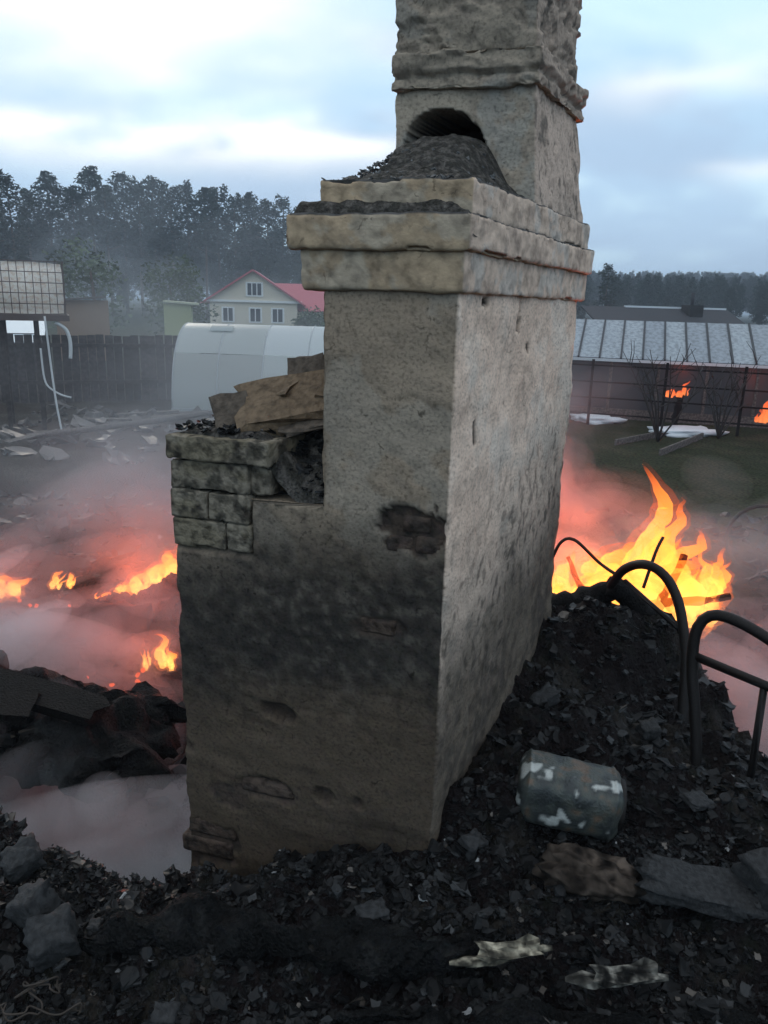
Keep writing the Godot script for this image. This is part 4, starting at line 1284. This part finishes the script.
func build_objects() -> void:
	# fallen plaster and tin on the stove's shoulder
	var tan := textured(mat("tan_plaster", Color(0.22, 0.155, 0.10), 0.9, 0.3), tex(501, 0.02, [[0.2, gray(0.66)], [0.6, gray(0.92)], [1.0, gray(1.0)]]), bump_tex(502, 0.05, 6.0), 2.5)
	var greyed := textured(mat("scorched_plaster", Color(0.15, 0.12, 0.095), 0.9, 0.3), tex(503, 0.02, [[0.2, gray(0.62)], [0.6, gray(0.92)], [1.0, gray(1.0)]]), bump_tex(504, 0.05, 6.0), 2.5)
	var shards := [
		[Vector3(0.30, 0.055, 0.22), 0.615, 1.345, 0.22, Vector3(0.50, 0.30, 0.20), tan, "largest tan plaster shard lying on the stove's shoulder"],
		[Vector3(0.12, 0.022, 0.15), 0.615, 1.415, 0.33, Vector3(0.95, 0.25, 0.30), greyed, "dark upright plaster shard behind the tan one"],
		[Vector3(0.13, 0.06, 0.14), 0.48, 1.385, 0.30, Vector3(0.7, -0.3, -0.25), tan, "brown chunk leaning against the stove's upper block"],
		[Vector3(0.20, 0.016, 0.10), 0.50, 1.295, 0.17, Vector3(0.25, 0.3, 0.22), greyed, "thin grey sliver lying below the tan shards"],
		[Vector3(0.11, 0.025, 0.11), 0.755, 1.315, 0.14, Vector3(0.9, 0.5, 0.3), greyed, "small grey flake hanging at the left end of the shards"],
		[Vector3(0.16, 0.03, 0.12), 0.68, 1.36, 0.27, Vector3(0.3, -0.5, 0.35), tan, "tilted tan piece between the largest shard and the upright one"],
	]
	for i in shards.size():
		var q = shards[i]
		var o := put("plaster_shard", lump_mesh(510 + i, q[0], 3, 0.22, 0.93), q[5])
		place(o, STOVE + plan(q[1], q[2], q[3]), q[4])
		tag(o, q[6], "shard", "shards lying on the stove's shoulder")
	# pale lumps in the cinders
	for q in [[0.505, 1.165, 0.10, Vector3(0.05, 0.035, 0.09), Vector3(0.4, 0.5, -0.3), "pale oblong lump in the cinders on the ledge"], [0.415, 1.20, 0.13, Vector3(0.04, 0.04, 0.04), Vector3.ZERO, "small pale lump beside the upper block on the ledge"]]:
		var o := put("mortar_lump", lump_mesh(530, q[3], 4, 0.3, 0.7), M.stone)
		place(o, STOVE + plan(q[0], q[1], q[2]), q[4])
		tag(o, q[5], "lump")
	# charred mass hanging over the pit
	var sm := put("charred_floor", ragged_slab(540, Vector3(2.0, 0.30, 0.62)), M.coal)
	place(sm, Vector3(-1.95, -0.22, -3.25), Vector3(0.1, -0.12, -0.14))
	tag(sm, "charred remains of a floor jutting over the smoking pit", "floor remains")
	for q in [[Vector3(1.05, 0.13, 0.13), Vector3(-0.22, -0.01, -1.70), -0.03, "crumbled charred beam lying across the foreground rubble"], [Vector3(1.3, 0.10, 0.12), Vector3(0.62, -0.075, -1.50), 0.02, "black beam along the bottom edge of the rubble"]]:
		var bm := put("charred_beam", ragged_slab(545 + int(q[0].x * 10), q[0]), M.coal)
		place(bm, q[1], Vector3(0, q[2], 0))
		tag(bm, q[3], "beam")
	var mound := put("charred_mound", ragged_slab(548, Vector3(1.0, 0.40, 0.5)), M.coal)
	place(mound, Vector3(-1.74, -0.52, -4.95), Vector3(0.2, 0.1, 0.34))
	tag(mound, "sloping charred mound under the diagonal flames left of the stove", "mound")
	var flakes := []
	for v in 3: flakes.append(lump_mesh(430 + v, [Vector3(1, 0.3, 0.7), Vector3(1.2, 0.5, 0.5), Vector3(0.8, 0.6, 0.8)][v], 2, 0.5, 0.9))
	var on_floor := func() -> Vector3:
		var d := Vector3(rng.randf_range(-0.95, 0.95), rng.randf_range(-0.13, 0.07), rng.randf_range(-0.28, 0.28))
		d.y *= (1.0 - pow(absf(d.x), 4.0)) * (1.0 - pow(d.z / 0.33, 2.0))
		return sm.transform * d
	scatter("charred_flakes", flakes, M.chip, 1500, 440, on_floor, func(_p: Vector3) -> float: return 0.02 + 0.07 * pow(rng.randf(), 2.5), func() -> Color: return Color(0.009, 0.0085, 0.008) * rng.randf_range(0.5, 2.4), "charred flakes and splinters on the burnt floor remains")
	var boards := [[Vector3(-2.35, -0.02, -3.1), 0.55, 0.4, "burnt board end on the floor remains at the far left"], [Vector3(-1.55, -0.10, -3.15), 0.5, -0.25, "burnt board across the tip of the floor remains"], [Vector3(-1.9, -0.06, -2.98), 0.6, 0.12, "burnt board along the front of the floor remains"]]
	for q in boards:
		var o := put("burnt_board", lump_mesh(600 + int(q[1] * 100), Vector3(q[1] * 1.3, 0.05, 0.16), 3, 0.10, 0.97), M.wood)
		place(o, q[0], Vector3(0.15, q[2], -0.12))
		tag(o, q[3], "board")
	var logs := [
		[Vector3(-2.3, -0.02, -3.4), Vector3(-1.75, -0.10, -3.25), 0.045, "charred log lying on the burnt floor remains"],
		[Vector3(-2.3, -0.42, -4.6), Vector3(-1.50, -0.36, -4.65), 0.13, "burnt log below the left flames"],
		[Vector3(6.70, -1.0, -18.0), Vector3(6.78, -0.18, -18.0), 0.10, "smouldering stump before the glazed shed, small flames on it"],
		[Vector3(1.30, -0.32, -4.75), Vector3(2.36, -0.20, -4.95), 0.036, "burning timber across the front of the largest fire"],
		[Vector3(1.75, -0.40, -4.7), Vector3(2.06, 0.04, -5.05), 0.03, "charred post leaning into the largest fire"],
		[Vector3(1.45, -0.35, -4.9), Vector3(1.28, -0.02, -5.1), 0.022, "short charred post left of the largest fire's core"],
		[Vector3(1.02, 0.45, -3.30), Vector3(1.32, 0.25, -3.25), 0.07, "burnt stump on the crest before the big fire"],
		[Vector3(0.75, 0.34, -3.28), Vector3(1.1, 0.40, -3.36), 0.06, "burnt log end on top of the right heap"],
	]
	for i in logs.size():
		var q = logs[i]
		var pts := []
		var rad := []
		for k in 15:
			var f := k / 14.0
			pts.append((q[0] as Vector3).lerp(q[1], f) + Vector3(0, 0.012 * sin(f * 9.0 + i), 0.01 * cos(f * 7.0)))
			rad.append(q[2] * (0.75 + 0.25 * sin(PI * clampf(f, 0.08, 0.92))) * (1.0 + 0.12 * sin(f * 23.0 + i * 3.0)))
		var o := put("charred_log", tube_mesh(pts, rad, 9, 0.8, 0.5), M.wood)
		tag(o, q[3], "log", "charred timbers in the rubble")
	# canister
	var can := thing("metal_canister", "scorched metal canister with flaking pale paint lying in the charcoal", "canister", Vector3(0.615, 0.15, -2.16), -0.22)
	can.rotation = Vector3(0.0, -0.20, -0.10)
	var flake := noise(552, 13.0, 2)
	var can_paint := func(p: Vector3) -> Color:
		var f := flake.get_noise_3dv(p)
		var c := Color(0.06, 0.066, 0.058).lerp(Color(0.03, 0.034, 0.034), smoothstep(-0.2, 0.2, f))
		c = c.lerp(Color(0.42, 0.43, 0.40), smoothstep(0.02, 0.22, f + 0.42 * exp(-pow((p.z - 0.02) / 0.035, 2.0)) * smoothstep(0.03, 0.07, p.y) * smoothstep(0.15, -0.12, p.x) + 0.12 * smoothstep(-0.08, -0.17, p.x) - 0.30))
		return c.lerp(Color(0.16, 0.09, 0.05), 0.5 * smoothstep(0.25, 0.5, -f))
	var cv := PackedVector3Array()
	var cc := PackedColorArray()
	var ci := PackedInt32Array()
	var rings := 64
	var around := 80
	for i in rings + 1:
		var f := float(i) / rings
		var x := lerpf(-0.168, 0.168, f)
		var capr := 1.0 - pow(absf(f * 2.0 - 1.0), 14.0) * 0.55
		var seam := 0.004 if absf(absf(f - 0.5) - 0.40) < 0.02 else 0.0
		if i == 0 or i == rings: capr = 0.02
		for k in around:
			var a := TAU * k / around
			var ca := cos(a)
			var sa := sin(a)
			var sq := pow(pow(absf(ca), 4.0) + pow(absf(sa), 4.0), -0.25)
			var dent := 1.0 + 0.06 * lump_noise.get_noise_3d(x * 300, ca * 25, sa * 25)
			var p := Vector3(x, sa * sq * (0.088 * capr * dent + seam), ca * sq * (0.105 * capr * dent + seam))
			cv.append(p)
			cc.append(can_paint.call(p))
	for i in rings:
		for k in around:
			var k2 := (k + 1) % around
			ci.append_array(PackedInt32Array([i * around + k, (i + 1) * around + k2, (i + 1) * around + k, i * around + k, i * around + k2, (i + 1) * around + k2]))
	var can_mat := mat("scorched_tin", gray(1.0), 0.5, 0.5)
	can_mat.vertex_color_use_as_albedo = true
	can_mat.metallic = 0.25
	textured(can_mat, null, bump_tex(551, 0.05, 4.0), 3.0, 0.8)
	put("shell", indexed(cv, cc, ci), can_mat, can)
	put("rim", tube_mesh([Vector3(0.150, 0.0, 0.0), Vector3(0.166, 0.0, 0.0)], [0.092], 28, 0.86), M.steel, can)
	put("cap", tube_mesh([Vector3(-0.160, 0.02, 0.03), Vector3(-0.176, 0.022, 0.03)], [0.022], 14), M.steel, can)
	# burnt bundle below it
	var bun := textured(mat("scorched_cloth", Color(0.11, 0.085, 0.068), 0.95, 0.2), tex(560, 0.02, [[0.2, gray(0.12)], [0.5, gray(0.55)], [0.8, gray(1.0)]], 4), bump_tex(561, 0.02, 5.0), 1.1)
	var bo := put("burnt_bundle", lump_mesh(562, Vector3(0.27, 0.11, 0.15), 14, 0.30, 0.25), bun)
	place(bo, Vector3(0.62, 0.055, -1.90), Vector3(0, -0.15, -0.06))
	tag(bo, "pale brown scorched bundle lying just below the canister", "bundle")
	# rolled scorched papers
	var paper := textured(mat("scorched_paper", Color(0.46, 0.41, 0.31), 0.9, 0.3), tex(565, 0.022, [[0.25, gray(0.04)], [0.5, gray(0.5)], [0.75, gray(1.0)]], 4), null, 1.6)
	var dirty: StandardMaterial3D = paper.duplicate()
	dirty.albedo_color = Color(0.30, 0.28, 0.24).linear_to_srgb()
	for q in [[Vector3(0.20, 0.02, -1.615), Vector3(0.47, 0.035, -1.65), 0.026, paper, "twisted roll of half burnt paper in the foreground"], [Vector3(0.49, 0.015, -1.58), Vector3(0.75, 0.02, -1.58), 0.028, dirty, "flat blackened paper bundle right of the twisted roll"]]:
		var o := thing("paper_roll", q[4], "paper", q[0])
		var d: Vector3 = q[1] - q[0]
		var pts := []
		var rad := []
		for k in 13:
			var f := k / 12.0
			pts.append(d * f + Vector3(0, 0.006 * sin(f * 8.0), 0.008 * sin(f * 6.0)))
			rad.append(q[2] * (0.12 + 0.88 * pow(sin(PI * clampf(f, 0.02, 0.98)), 0.6)) * (0.72 + 0.28 * sin(f * 7.0 + 0.7)))
		put("roll", tube_mesh(pts, rad, 14, 0.5, 0.8), q[3], o)
		var fl := put("loose_leaf", curled(570, 0.16, 0.05, 0.002, 0.012, 0.015), q[3], o)
		fl.position = d * 0.55 + Vector3(0, 0.03, 0.01)
		fl.rotation = Vector3(0.3, 0.1, 0.12)
	# slab and stones
	var stones := [
		[Vector3(0.36, 0.05, 0.13), Vector3(0.95, 0.06, -1.86), Vector3(0.15, -0.2, -0.12), "long grey stone slab at the right of the rubble"],
		[Vector3(0.17, 0.13, 0.16), Vector3(1.15, 0.09, -1.86), Vector3(0.3, 0.4, 0.1), "pale grey stone at the right edge of the rubble"],
		[Vector3(0.12, 0.085, 0.11), Vector3(-0.845, 0.015, -1.67), Vector3(0.35, 0.5, 0.25), "squared dark grey stone in the left foreground"],
		[Vector3(0.12, 0.09, 0.09), Vector3(-0.93, 0.03, -1.76), Vector3(0.2, -0.4, 0.5), "dark stone leaning behind the squared one"],
		[Vector3(0.035, 0.03, 0.035), Vector3(-0.745, 0.01, -1.71), Vector3.ZERO, "small round pale pebble right of the squared stone"],
		[Vector3(0.06, 0.045, 0.05), Vector3(-0.50, -0.05, -1.50), Vector3(0.2, 0, 0), "pale pebble at the bottom edge, left of centre"],
		[Vector3(0.07, 0.05, 0.06), Vector3(0.30, 0.06, -2.02), Vector3(0.2, 0.6, 0), "rough dark stone against the stove's foot"],
		[Vector3(0.10, 0.07, 0.09), Vector3(-1.05, 0.02, -1.95), Vector3(0.2, 0.6, 0.4), "dark lump on the left rubble crest"],
	]
	stones.append_array([
		[Vector3(0.11, 0.05, 0.06), Vector3(0.62, 0.235, -2.62), Vector3(0.2, 0.7, 0.3), "broken brick half way up the right heap"],
		[Vector3(0.07, 0.05, 0.06), Vector3(0.98, 0.19, -2.5), Vector3(0.3, 0.2, 0.1), "small broken brick between the canister and the far bed end"],
		[Vector3(0.09, 0.04, 0.06), Vector3(0.38, 0.13, -2.2), Vector3(0.1, 1.1, 0.2), "brick end lying between the stove's side and the canister"],
		[Vector3(0.10, 0.02, 0.07), Vector3(1.05, 0.11, -2.2), Vector3(0.2, 0.5, -0.2), "thin slate piece right of the canister"],
		[Vector3(0.08, 0.035, 0.06), Vector3(0.0, 0.015, -1.78), Vector3(0.1, 0.3, 0.2), "broken tile piece in front of the stove's foot"],
	])
	for i in stones.size():
		var q = stones[i]
		var o := put("stone", lump_mesh(580 + i, q[0], 7, 0.22, 0.82), M.stone)
		place(o, q[1], q[2])
		tag(o, q[3], "stone", "stones lying in the rubble")
	# wire tangle
	var wp := []
	rng.seed = 590
	var at := Vector3(-0.04, 0.02, 0.0)
	for k in 30:
		at += Vector3(rng.randf_range(-0.05, 0.058), rng.randf_range(-0.02, 0.02), rng.randf_range(-0.05, 0.05))
		at = at.clamp(Vector3(-0.10, 0.0, -0.08), Vector3(0.14, 0.05, 0.08))
		wp.append(at)
	var wire := put("wire_tangle", tube_mesh(smooth_path(wp, 5), [0.0024], 6), mat("rusty_wire", Color(0.035, 0.026, 0.02), 0.7))
	wire.position = Vector3(-0.83, -0.03, -1.54)
	tag(wire, "tangle of rusty wire in the bottom left corner", "wire")
	# burnt bed frame: two hoops
	var b1 := thing("bed_end", "near blackened tubular bed end with bent top and crossbar", "bed frame", Vector3.ZERO)
	put("hoop", tube_mesh(smooth_path([Vector3(1.15, -0.25, -2.40), Vector3(1.14, 0.15, -2.46), Vector3(1.12, 0.42, -2.54), Vector3(1.125, 0.55, -2.56), Vector3(1.16, 0.615, -2.55), Vector3(1.22, 0.625, -2.50), Vector3(1.32, 0.585, -2.41), Vector3(1.44, 0.50, -2.31), Vector3(1.49, 0.42, -2.28), Vector3(1.50, 0.2, -2.24), Vector3(1.50, -0.1, -2.2)]), [0.020], 12), M.steel, b1)
	put("crossbar", tube_mesh([Vector3(1.125, 0.462, -2.545), Vector3(1.49, 0.395, -2.275)], [0.017], 8), M.steel, b1)
	put("bar", tube_mesh([Vector3(1.315, 0.425, -2.405), Vector3(1.30, 0.0, -2.36)], [0.013], 8), M.steel, b1)
	var b2 := thing("bed_end", "far blackened bed end hoop bent against the big fire", "bed frame", Vector3.ZERO)
	put("hoop", tube_mesh(smooth_path([Vector3(1.02, 0.46, -3.25), Vector3(1.04, 0.57, -3.16), Vector3(1.09, 0.63, -3.06), Vector3(1.15, 0.61, -2.98), Vector3(1.19, 0.52, -2.90), Vector3(1.20, 0.36, -2.80), Vector3(1.17, 0.05, -2.66)]), [0.020], 12), M.steel, b2)
	put("crossbar", tube_mesh([Vector3(1.05, 0.52, -3.16), Vector3(1.2, 0.42, -2.84)], [0.010], 8), M.steel, b2)
	for q in [[[Vector3(0.80, 0.46, -3.52), Vector3(0.84, 0.58, -3.50), Vector3(0.90, 0.60, -3.48), Vector3(1.0, 0.52, -3.40), Vector3(1.05, 0.50, -3.3)], "twisted thin rod on the left of the heap's crest"], [[Vector3(1.22, 0.40, -3.4), Vector3(1.28, 0.56, -3.46), Vector3(1.32, 0.62, -3.5)], "short straight rod poking up before the big fire"]]:
		var o := put("bent_rod", tube_mesh(smooth_path(q[0]), [0.008], 7), M.steel)
		tag(o, q[1], "rod")
	# barrel hoop in the yard on the right
	var hoop := []
	for k in 25: hoop.append(Vector3(0.36 * cos(TAU * k / 24), 0.36 * sin(TAU * k / 24), 0.02 * sin(k)))
	var hp := put("barrel_hoop", tube_mesh(hoop, [0.02], 7), M.steel)
	place(hp, Vector3(3.95, -0.62, -7.7), Vector3(-0.3, -0.3, 0))
	tag(hp, "thin iron hoop standing in the ashes right of the big fire", "hoop")
	# long pole and boards in the yard
	var po := put("pole", tube_mesh([Vector3(-6.3, -0.78, -13.4), Vector3(-4.6, -0.62, -14.3), Vector3(-3.4, -0.48, -14.9)], [0.06, 0.055, 0.05], 8), M.grey_wood)
	tag(po, "long pale pole lying across the yard debris", "pole")
	var planks := [[Vector3(-5.4, -0.85, -17.2), 1.5, 0.2, "upper weathered plank of the heap before the fence"], [Vector3(-4.9, -0.84, -16.6), 1.3, 0.45, "middle weathered plank of the heap before the fence"], [Vector3(-5.8, -0.86, -16.2), 1.1, -0.15, "lower weathered plank of the heap before the fence"], [Vector3(-6.2, -0.75, -13.2), 0.9, 1.2, "short pale plank propped left of the long pole"], [Vector3(-4.3, -0.86, -17.6), 1.4, 0.1, "weathered plank nearest the greenhouse"]]
	var pm := box_mesh(Vector3(-0.5, -0.015, -0.07), Vector3(0.5, 0.015, 0.07))
	for q in planks:
		var o := put("plank", pm, M.grey_wood)
		o.position = q[0]
		o.rotation = Vector3(0.1, q[2], 0.06)
		o.scale = Vector3(q[1], 1, 1)
		tag(o, q[3], "plank", "planks lying in the yard")

# ------------------------------------------------------------------ fire
func flame_material(called: String, stops: Array, energy: float, alphas: Array) -> StandardMaterial3D:
	var m := mat(called, gray(1.0), 1.0, 0.0)
	m.specular_mode = BaseMaterial3D.SPECULAR_DISABLED
	m.transparency = BaseMaterial3D.TRANSPARENCY_ALPHA
	var ga := Gradient.new()
	var o1 := PackedFloat32Array()
	var c1 := PackedColorArray()
	for a in alphas:
		o1.append(a[0]); c1.append(Color(0, 0, 0, a[1]))
	ga.offsets = o1; ga.colors = c1
	var t1 := GradientTexture2D.new()
	t1.width = 8; t1.height = 128; t1.gradient = ga
	t1.fill_from = Vector2(0, 0); t1.fill_to = Vector2(0, 1)
	m.albedo_texture = t1
	var ge := Gradient.new()
	var o2 := PackedFloat32Array()
	var c2 := PackedColorArray()
	for s in stops:
		o2.append(s[0]); c2.append(s[1])
	ge.offsets = o2; ge.colors = c2
	var t2 := GradientTexture2D.new()
	t2.width = 8; t2.height = 128; t2.gradient = ge
	t2.fill_from = Vector2(0, 0); t2.fill_to = Vector2(0, 1)
	m.emission_enabled = true
	m.emission_texture = t2
	m.emission_energy_multiplier = energy
	return m

func tongue(s: int, tall: float, wide: float, lean: Vector3, swell := 1.0) -> ArrayMesh:
	var n := noise(s, 1.0, 3)
	var pts := []
	var rad := []
	var steps := 22
	for i in steps + 1:
		var f := float(i) / steps
		var y := tall * (f if swell == 1.0 else f * 1.06 - 0.03)
		var sway := wide * 1.1 * f
		pts.append(Vector3(sway * n.get_noise_2d(f * 1.6, 0.0), y, sway * n.get_noise_2d(f * 1.6, 40.0)) + lean * f * f)
		rad.append(maxf(0.002, swell * wide * 0.5 * pow(1.0 - f, 0.85) * (0.5 + 0.5 * smoothstep(0.0, 0.25, f)) * (1.0 + 0.5 * n.get_noise_2d(f * 4.0, 80.0))))
	var st := begin()
	tube(st, pts, rad, 9, 0.75)
	return finish(st)

func build_fires() -> void:
	var core := flame_material("flame_core", [[0.0, Color(1.0, 0.74, 0.36)], [0.4, Color(1.0, 0.68, 0.30)], [0.75, Color(1.0, 0.55, 0.18)], [1.0, Color(1.0, 0.38, 0.12)]], 3.2, [[0.0, 0.28], [0.5, 0.28], [0.8, 0.20], [1.0, 0.0]])
	var far_core := flame_material("distant_flame", [[0.0, Color(1.0, 0.55, 0.30)], [1.0, Color(1.0, 0.36, 0.18)]], 1.2, [[0.0, 0.5], [0.6, 0.5], [1.0, 0.0]])
	var outer := flame_material("flame_outer", [[0.0, Color(1.0, 0.55, 0.20)], [0.5, Color(1.0, 0.44, 0.16)], [1.0, Color(1.0, 0.34, 0.14)]], 2.2, [[0.0, 0.08], [0.6, 0.07], [1.0, 0.0]])
	var ember := mat("ember", Color(0.02, 0.015, 0.012), 0.9)
	ember.emission_enabled = true
	ember.emission = Color(1.0, 0.36, 0.10)
	ember.emission_energy_multiplier = 1.1
	# label, base, list of [dx, dz, tall, wide, lean x], light energy, light offset
	var fires := [
		["largest fire, tall yellow flames on the heap right of the stove", Vector3(1.80, -0.36, -5.2), [[0.02, 0, 0.96, 0.40, 0.06], [0.20, -0.05, 0.78, 0.40, 0.06], [-0.16, 0.05, 0.62, 0.36, -0.02], [0.34, 0.02, 0.60, 0.36, 0.03], [-0.30, 0.08, 0.46, 0.34, -0.04], [0.06, 0.15, 0.55, 0.44, 0.05], [0.22, 0.18, 0.5, 0.44, 0.0], [0.46, 0.1, 0.42, 0.28, 0.04], [-0.52, 0.10, 0.40, 0.26, 0.05], [-0.66, 0.12, 0.34, 0.22, -0.03], [0.30, 0.2, 0.36, 0.42, 0.0], [-0.1, 0.22, 0.34, 0.5, 0.0], [-0.42, 0.16, 0.32, 0.3, 0.05], [-0.78, 0.1, 0.28, 0.18, -0.05]], 3.2, Vector3(-0.40, 0.40, 0.35)],
		["diagonal run of flames left of the stove", Vector3(-1.86, -0.46, -5.15), [[0.40, -0.30, 0.26, 0.22, 0.14], [0.30, -0.24, 0.24, 0.22, 0.12], [0.20, -0.18, 0.22, 0.22, 0.12], [0.10, -0.10, 0.19, 0.20, 0.10], [0.0, -0.03, 0.17, 0.16, 0.06], [-0.10, 0.06, 0.14, 0.13, 0.04], [0.48, -0.34, 0.26, 0.14, 0.05], [-0.2, 0.12, 0.10, 0.08, 0.03]], 0.5, Vector3(0.15, 0.30, 0.25)],
		["small low flame nearest the stove's left side", Vector3(-1.36, -0.56, -4.45), [[0.0, 0, 0.24, 0.12, 0.02], [0.06, 0.03, 0.15, 0.09, 0.02], [-0.10, 0.05, 0.14, 0.06, -0.02]], 0.18, Vector3(0.0, 0.3, 0.35)],
		["low flames at the far left of the burnt plot", Vector3(-2.72, -0.56, -5.6), [[-0.08, 0.05, 0.14, 0.20, 0.06], [-0.25, 0.1, 0.16, 0.22, 0.04], [0.14, -0.1, 0.16, 0.10, 0.08], [0.26, -0.12, 0.13, 0.10, 0.04], [-0.5, 0.1, 0.2, 0.2, 0.02]], 0.2, Vector3(0.0, 0.35, 0.45)],
		["low glowing flames at the right edge beside the bed end", Vector3(2.85, -0.62, -5.1), [[-0.2, 0.0, 0.16, 0.14, 0.02], [0.02, 0.05, 0.22, 0.2, 0.02], [0.25, 0, 0.26, 0.18, 0.04]], 0.15, Vector3(0, 0.35, 0.4)],
		["distant orange flames in the bushes by the shed's right", Vector3(8.25, -0.62, -17.0), [[0.0, 0, 0.70, 0.30, 0.3], [0.2, 0.05, 0.95, 0.34, 0.25], [-0.06, 0.0, 0.30, 0.2, 0.0]], 0.2, Vector3(0, 0.7, 0.5)],
		["two small distant flames before the glazed shed", Vector3(6.75, -0.22, -18.0), [[-0.25, 0, 0.18, 0.30, 0.1], [0.12, 0, 0.38, 0.16, 0.05], [-0.02, 0.02, 0.15, 0.2, 0.0]], 0.12, Vector3(0, 0.5, 0.4)],
	]
	for i in fires.size():
		var q = fires[i]
		var o := thing("fire", q[0], "fire", q[1], 0.0, "fires still burning on the plot")
		for k in q[2].size():
			var w = q[2][k]
			rng.seed = 5000 + i * 40 + k
			var split := 4 if i == 0 else 3
			for j in split:
				var tall: float = w[2] * (1.0 if j == 0 else rng.randf_range(0.5, 0.85))
				var wide: float = w[3] * (rng.randf_range(0.7, 0.95) if j == 0 else rng.randf_range(0.22, 0.5))
				var spot := Vector3(w[0] + (0.0 if j == 0 else rng.randf_range(-0.5, 0.5) * w[3]), rng.randf_range(-0.05, 0.0), w[1] + rng.randf_range(-0.3, 0.3) * w[3])
				var fl := put("flame", tongue(600 + i * 90 + k * 4 + j, tall, wide, Vector3(w[4], 0, 0)), far_core if i >= 5 else core, o)
				fl.position = spot
				if i == 1: fl.position.y += 0.30 * (w[0] + 0.1)
				if i < 5 and j < 2: put("flame_sheath", tongue(600 + i * 90 + k * 4 + j, tall, wide, Vector3(w[4], 0, 0), 1.8), outer, fl)
		rng.seed = 700 + i
		if i < 5:
			for k in 8:
				var em := put("ember", lump_mesh(720 + k, Vector3(0.03, 0.02, 0.026), 3, 0.4, 0.6), ember, o)
				em.position = Vector3(rng.randf_range(-0.45, 0.5), rng.randf_range(-0.07, -0.01), rng.randf_range(0.05, 0.3))
				em.rotation = Vector3(rng.randf(), rng.randf() * 6.0, rng.randf())
		var l := OmniLight3D.new()
		l.name = "firelight"
		l.light_color = Color(1.0, 0.38, 0.19)
		l.light_energy = q[3]
		l.light_size = 0.18 if i < 5 else 0.04
		l.omni_range = 30.0
		l.omni_attenuation = 2.0
		l.shadow_enabled = true
		o.add_child(l, true)
		l.position = q[4]

func build_fuel() -> void:
	var bits := []
	for v in 4: bits.append(lump_mesh(450 + v, [Vector3(1, 0.4, 0.5), Vector3(1.6, 0.35, 0.4), Vector3(0.8, 0.7, 0.8), Vector3(2.2, 0.25, 0.3)][v], 3, 0.45, 0.9))
	var spots := [Vector3(1.75, -0.38, -5.0), Vector3(-1.75, -0.42, -5.0), Vector3(-1.36, -0.56, -4.4), Vector3(-2.72, -0.6, -5.5), Vector3(2.85, -0.65, -5.0)]
	var near_fire := func() -> Vector3:
		var k := rng.randi() % 7
		var c: Vector3 = spots[k if k < 5 else k - 5]
		var x := c.x + rng.randfn() * 0.38
		var z := c.z + rng.randf_range(-0.25, 0.4)
		return Vector3(x, maxf(ground_height(x, z), c.y - 0.12) + rng.randf_range(-0.02, 0.07), z)
	scatter("burning_debris", bits, M.wood, 420, 451, near_fire, func(_p: Vector3) -> float: return 0.03 + 0.10 * pow(rng.randf(), 2.0), func() -> Color: return gray(1.0), "charred sticks and lumps burning at the foot of the flames")

# ------------------------------------------------------------------ smoke
func build_smoke() -> void:
	var white := Color(0.93, 0.95, 0.97)
	var list := [
		# the pit on the left
		[Vector3(-1.15, -0.70, -2.58), Vector3(1.5, 0.9, 0.7), 3.2],
		[Vector3(-0.85, -0.62, -2.50), Vector3(0.7, 0.8, 0.6), 1.5],
		[Vector3(-1.75, -0.62, -2.70), Vector3(1.2, 0.8, 0.7), 3.2],
		[Vector3(-1.75, -0.42, -2.66), Vector3(0.9, 0.8, 0.35), 1.6],
		[Vector3(-1.15, -0.50, -2.55), Vector3(0.7, 0.9, 0.35), 1.1],
		# drifting over the left fires
		[Vector3(-1.5, -0.35, -4.1), Vector3(1.8, 0.8, 1.0), 1.5],
		[Vector3(-2.4, -0.35, -4.4), Vector3(2.2, 0.7, 1.2), 1.6],
		[Vector3(-1.5, 0.05, -5.4), Vector3(2.0, 1.2, 1.2), 0.9],
		[Vector3(-2.4, 0.0, -6.2), Vector3(3.4, 1.6, 2.0), 0.22],
		[Vector3(-2.0, 0.6, -8.5), Vector3(6.0, 2.6, 4.0), 0.10],
		# round the big fire
		[Vector3(1.9, -0.1, -5.6), Vector3(2.0, 1.2, 1.2), 0.8],
		[Vector3(1.25, -0.05, -5.5), Vector3(0.9, 0.9, 0.8), 2.2],
		[Vector3(1.20, 0.35, -5.7), Vector3(0.9, 1.0, 0.9), 1.3],
		[Vector3(1.25, 0.85, -6.0), Vector3(1.0, 1.1, 1.1), 0.4],
		[Vector3(2.5, -0.1, -5.4), Vector3(1.6, 1.0, 1.2), 0.5],
		[Vector3(1.75, -0.15, -3.2), Vector3(0.9, 1.0, 0.8), 2.2],
		[Vector3(1.6, -0.3, -2.9), Vector3(0.6, 0.6, 0.6), 1.8],
		[Vector3(1.3, 0.9, -6.5), Vector3(1.6, 1.8, 2.0), 0.05],
		# haze along the fence
		[Vector3(-6.0, 1.5, -24.0), Vector3(12.0, 7.0, 6.0), 0.05],
		[Vector3(-24.0, 4.0, -96.0), Vector3(70.0, 22.0, 14.0), 0.045],
	]
	rng.seed = 900
	for q in list:
		# each bank is a drift of thin overlapping wisps, denser towards its middle
		var wisps := 6 if q[0].z < -10.0 else 28 if q[0].z < -5.0 else 15
		for k in wisps:
			var off := Vector3(rng.randfn(), rng.randfn(), rng.randfn()) * 0.19
			var big := rng.randf_range(0.30, 0.75)
			var turn := Vector3(rng.randf_range(-0.5, 0.5), rng.randf() * TAU, rng.randf_range(-0.6, 0.6))
			smoke("smoke", q[0] + off * q[1], q[1] * big * Vector3(rng.randf_range(1.0, 1.7), rng.randf_range(0.35, 0.8), 0.9), q[2] * 0.24 * 16.0 / maxf(wisps, 16.0), white, turn, "drifting smoke over the burnt plot")
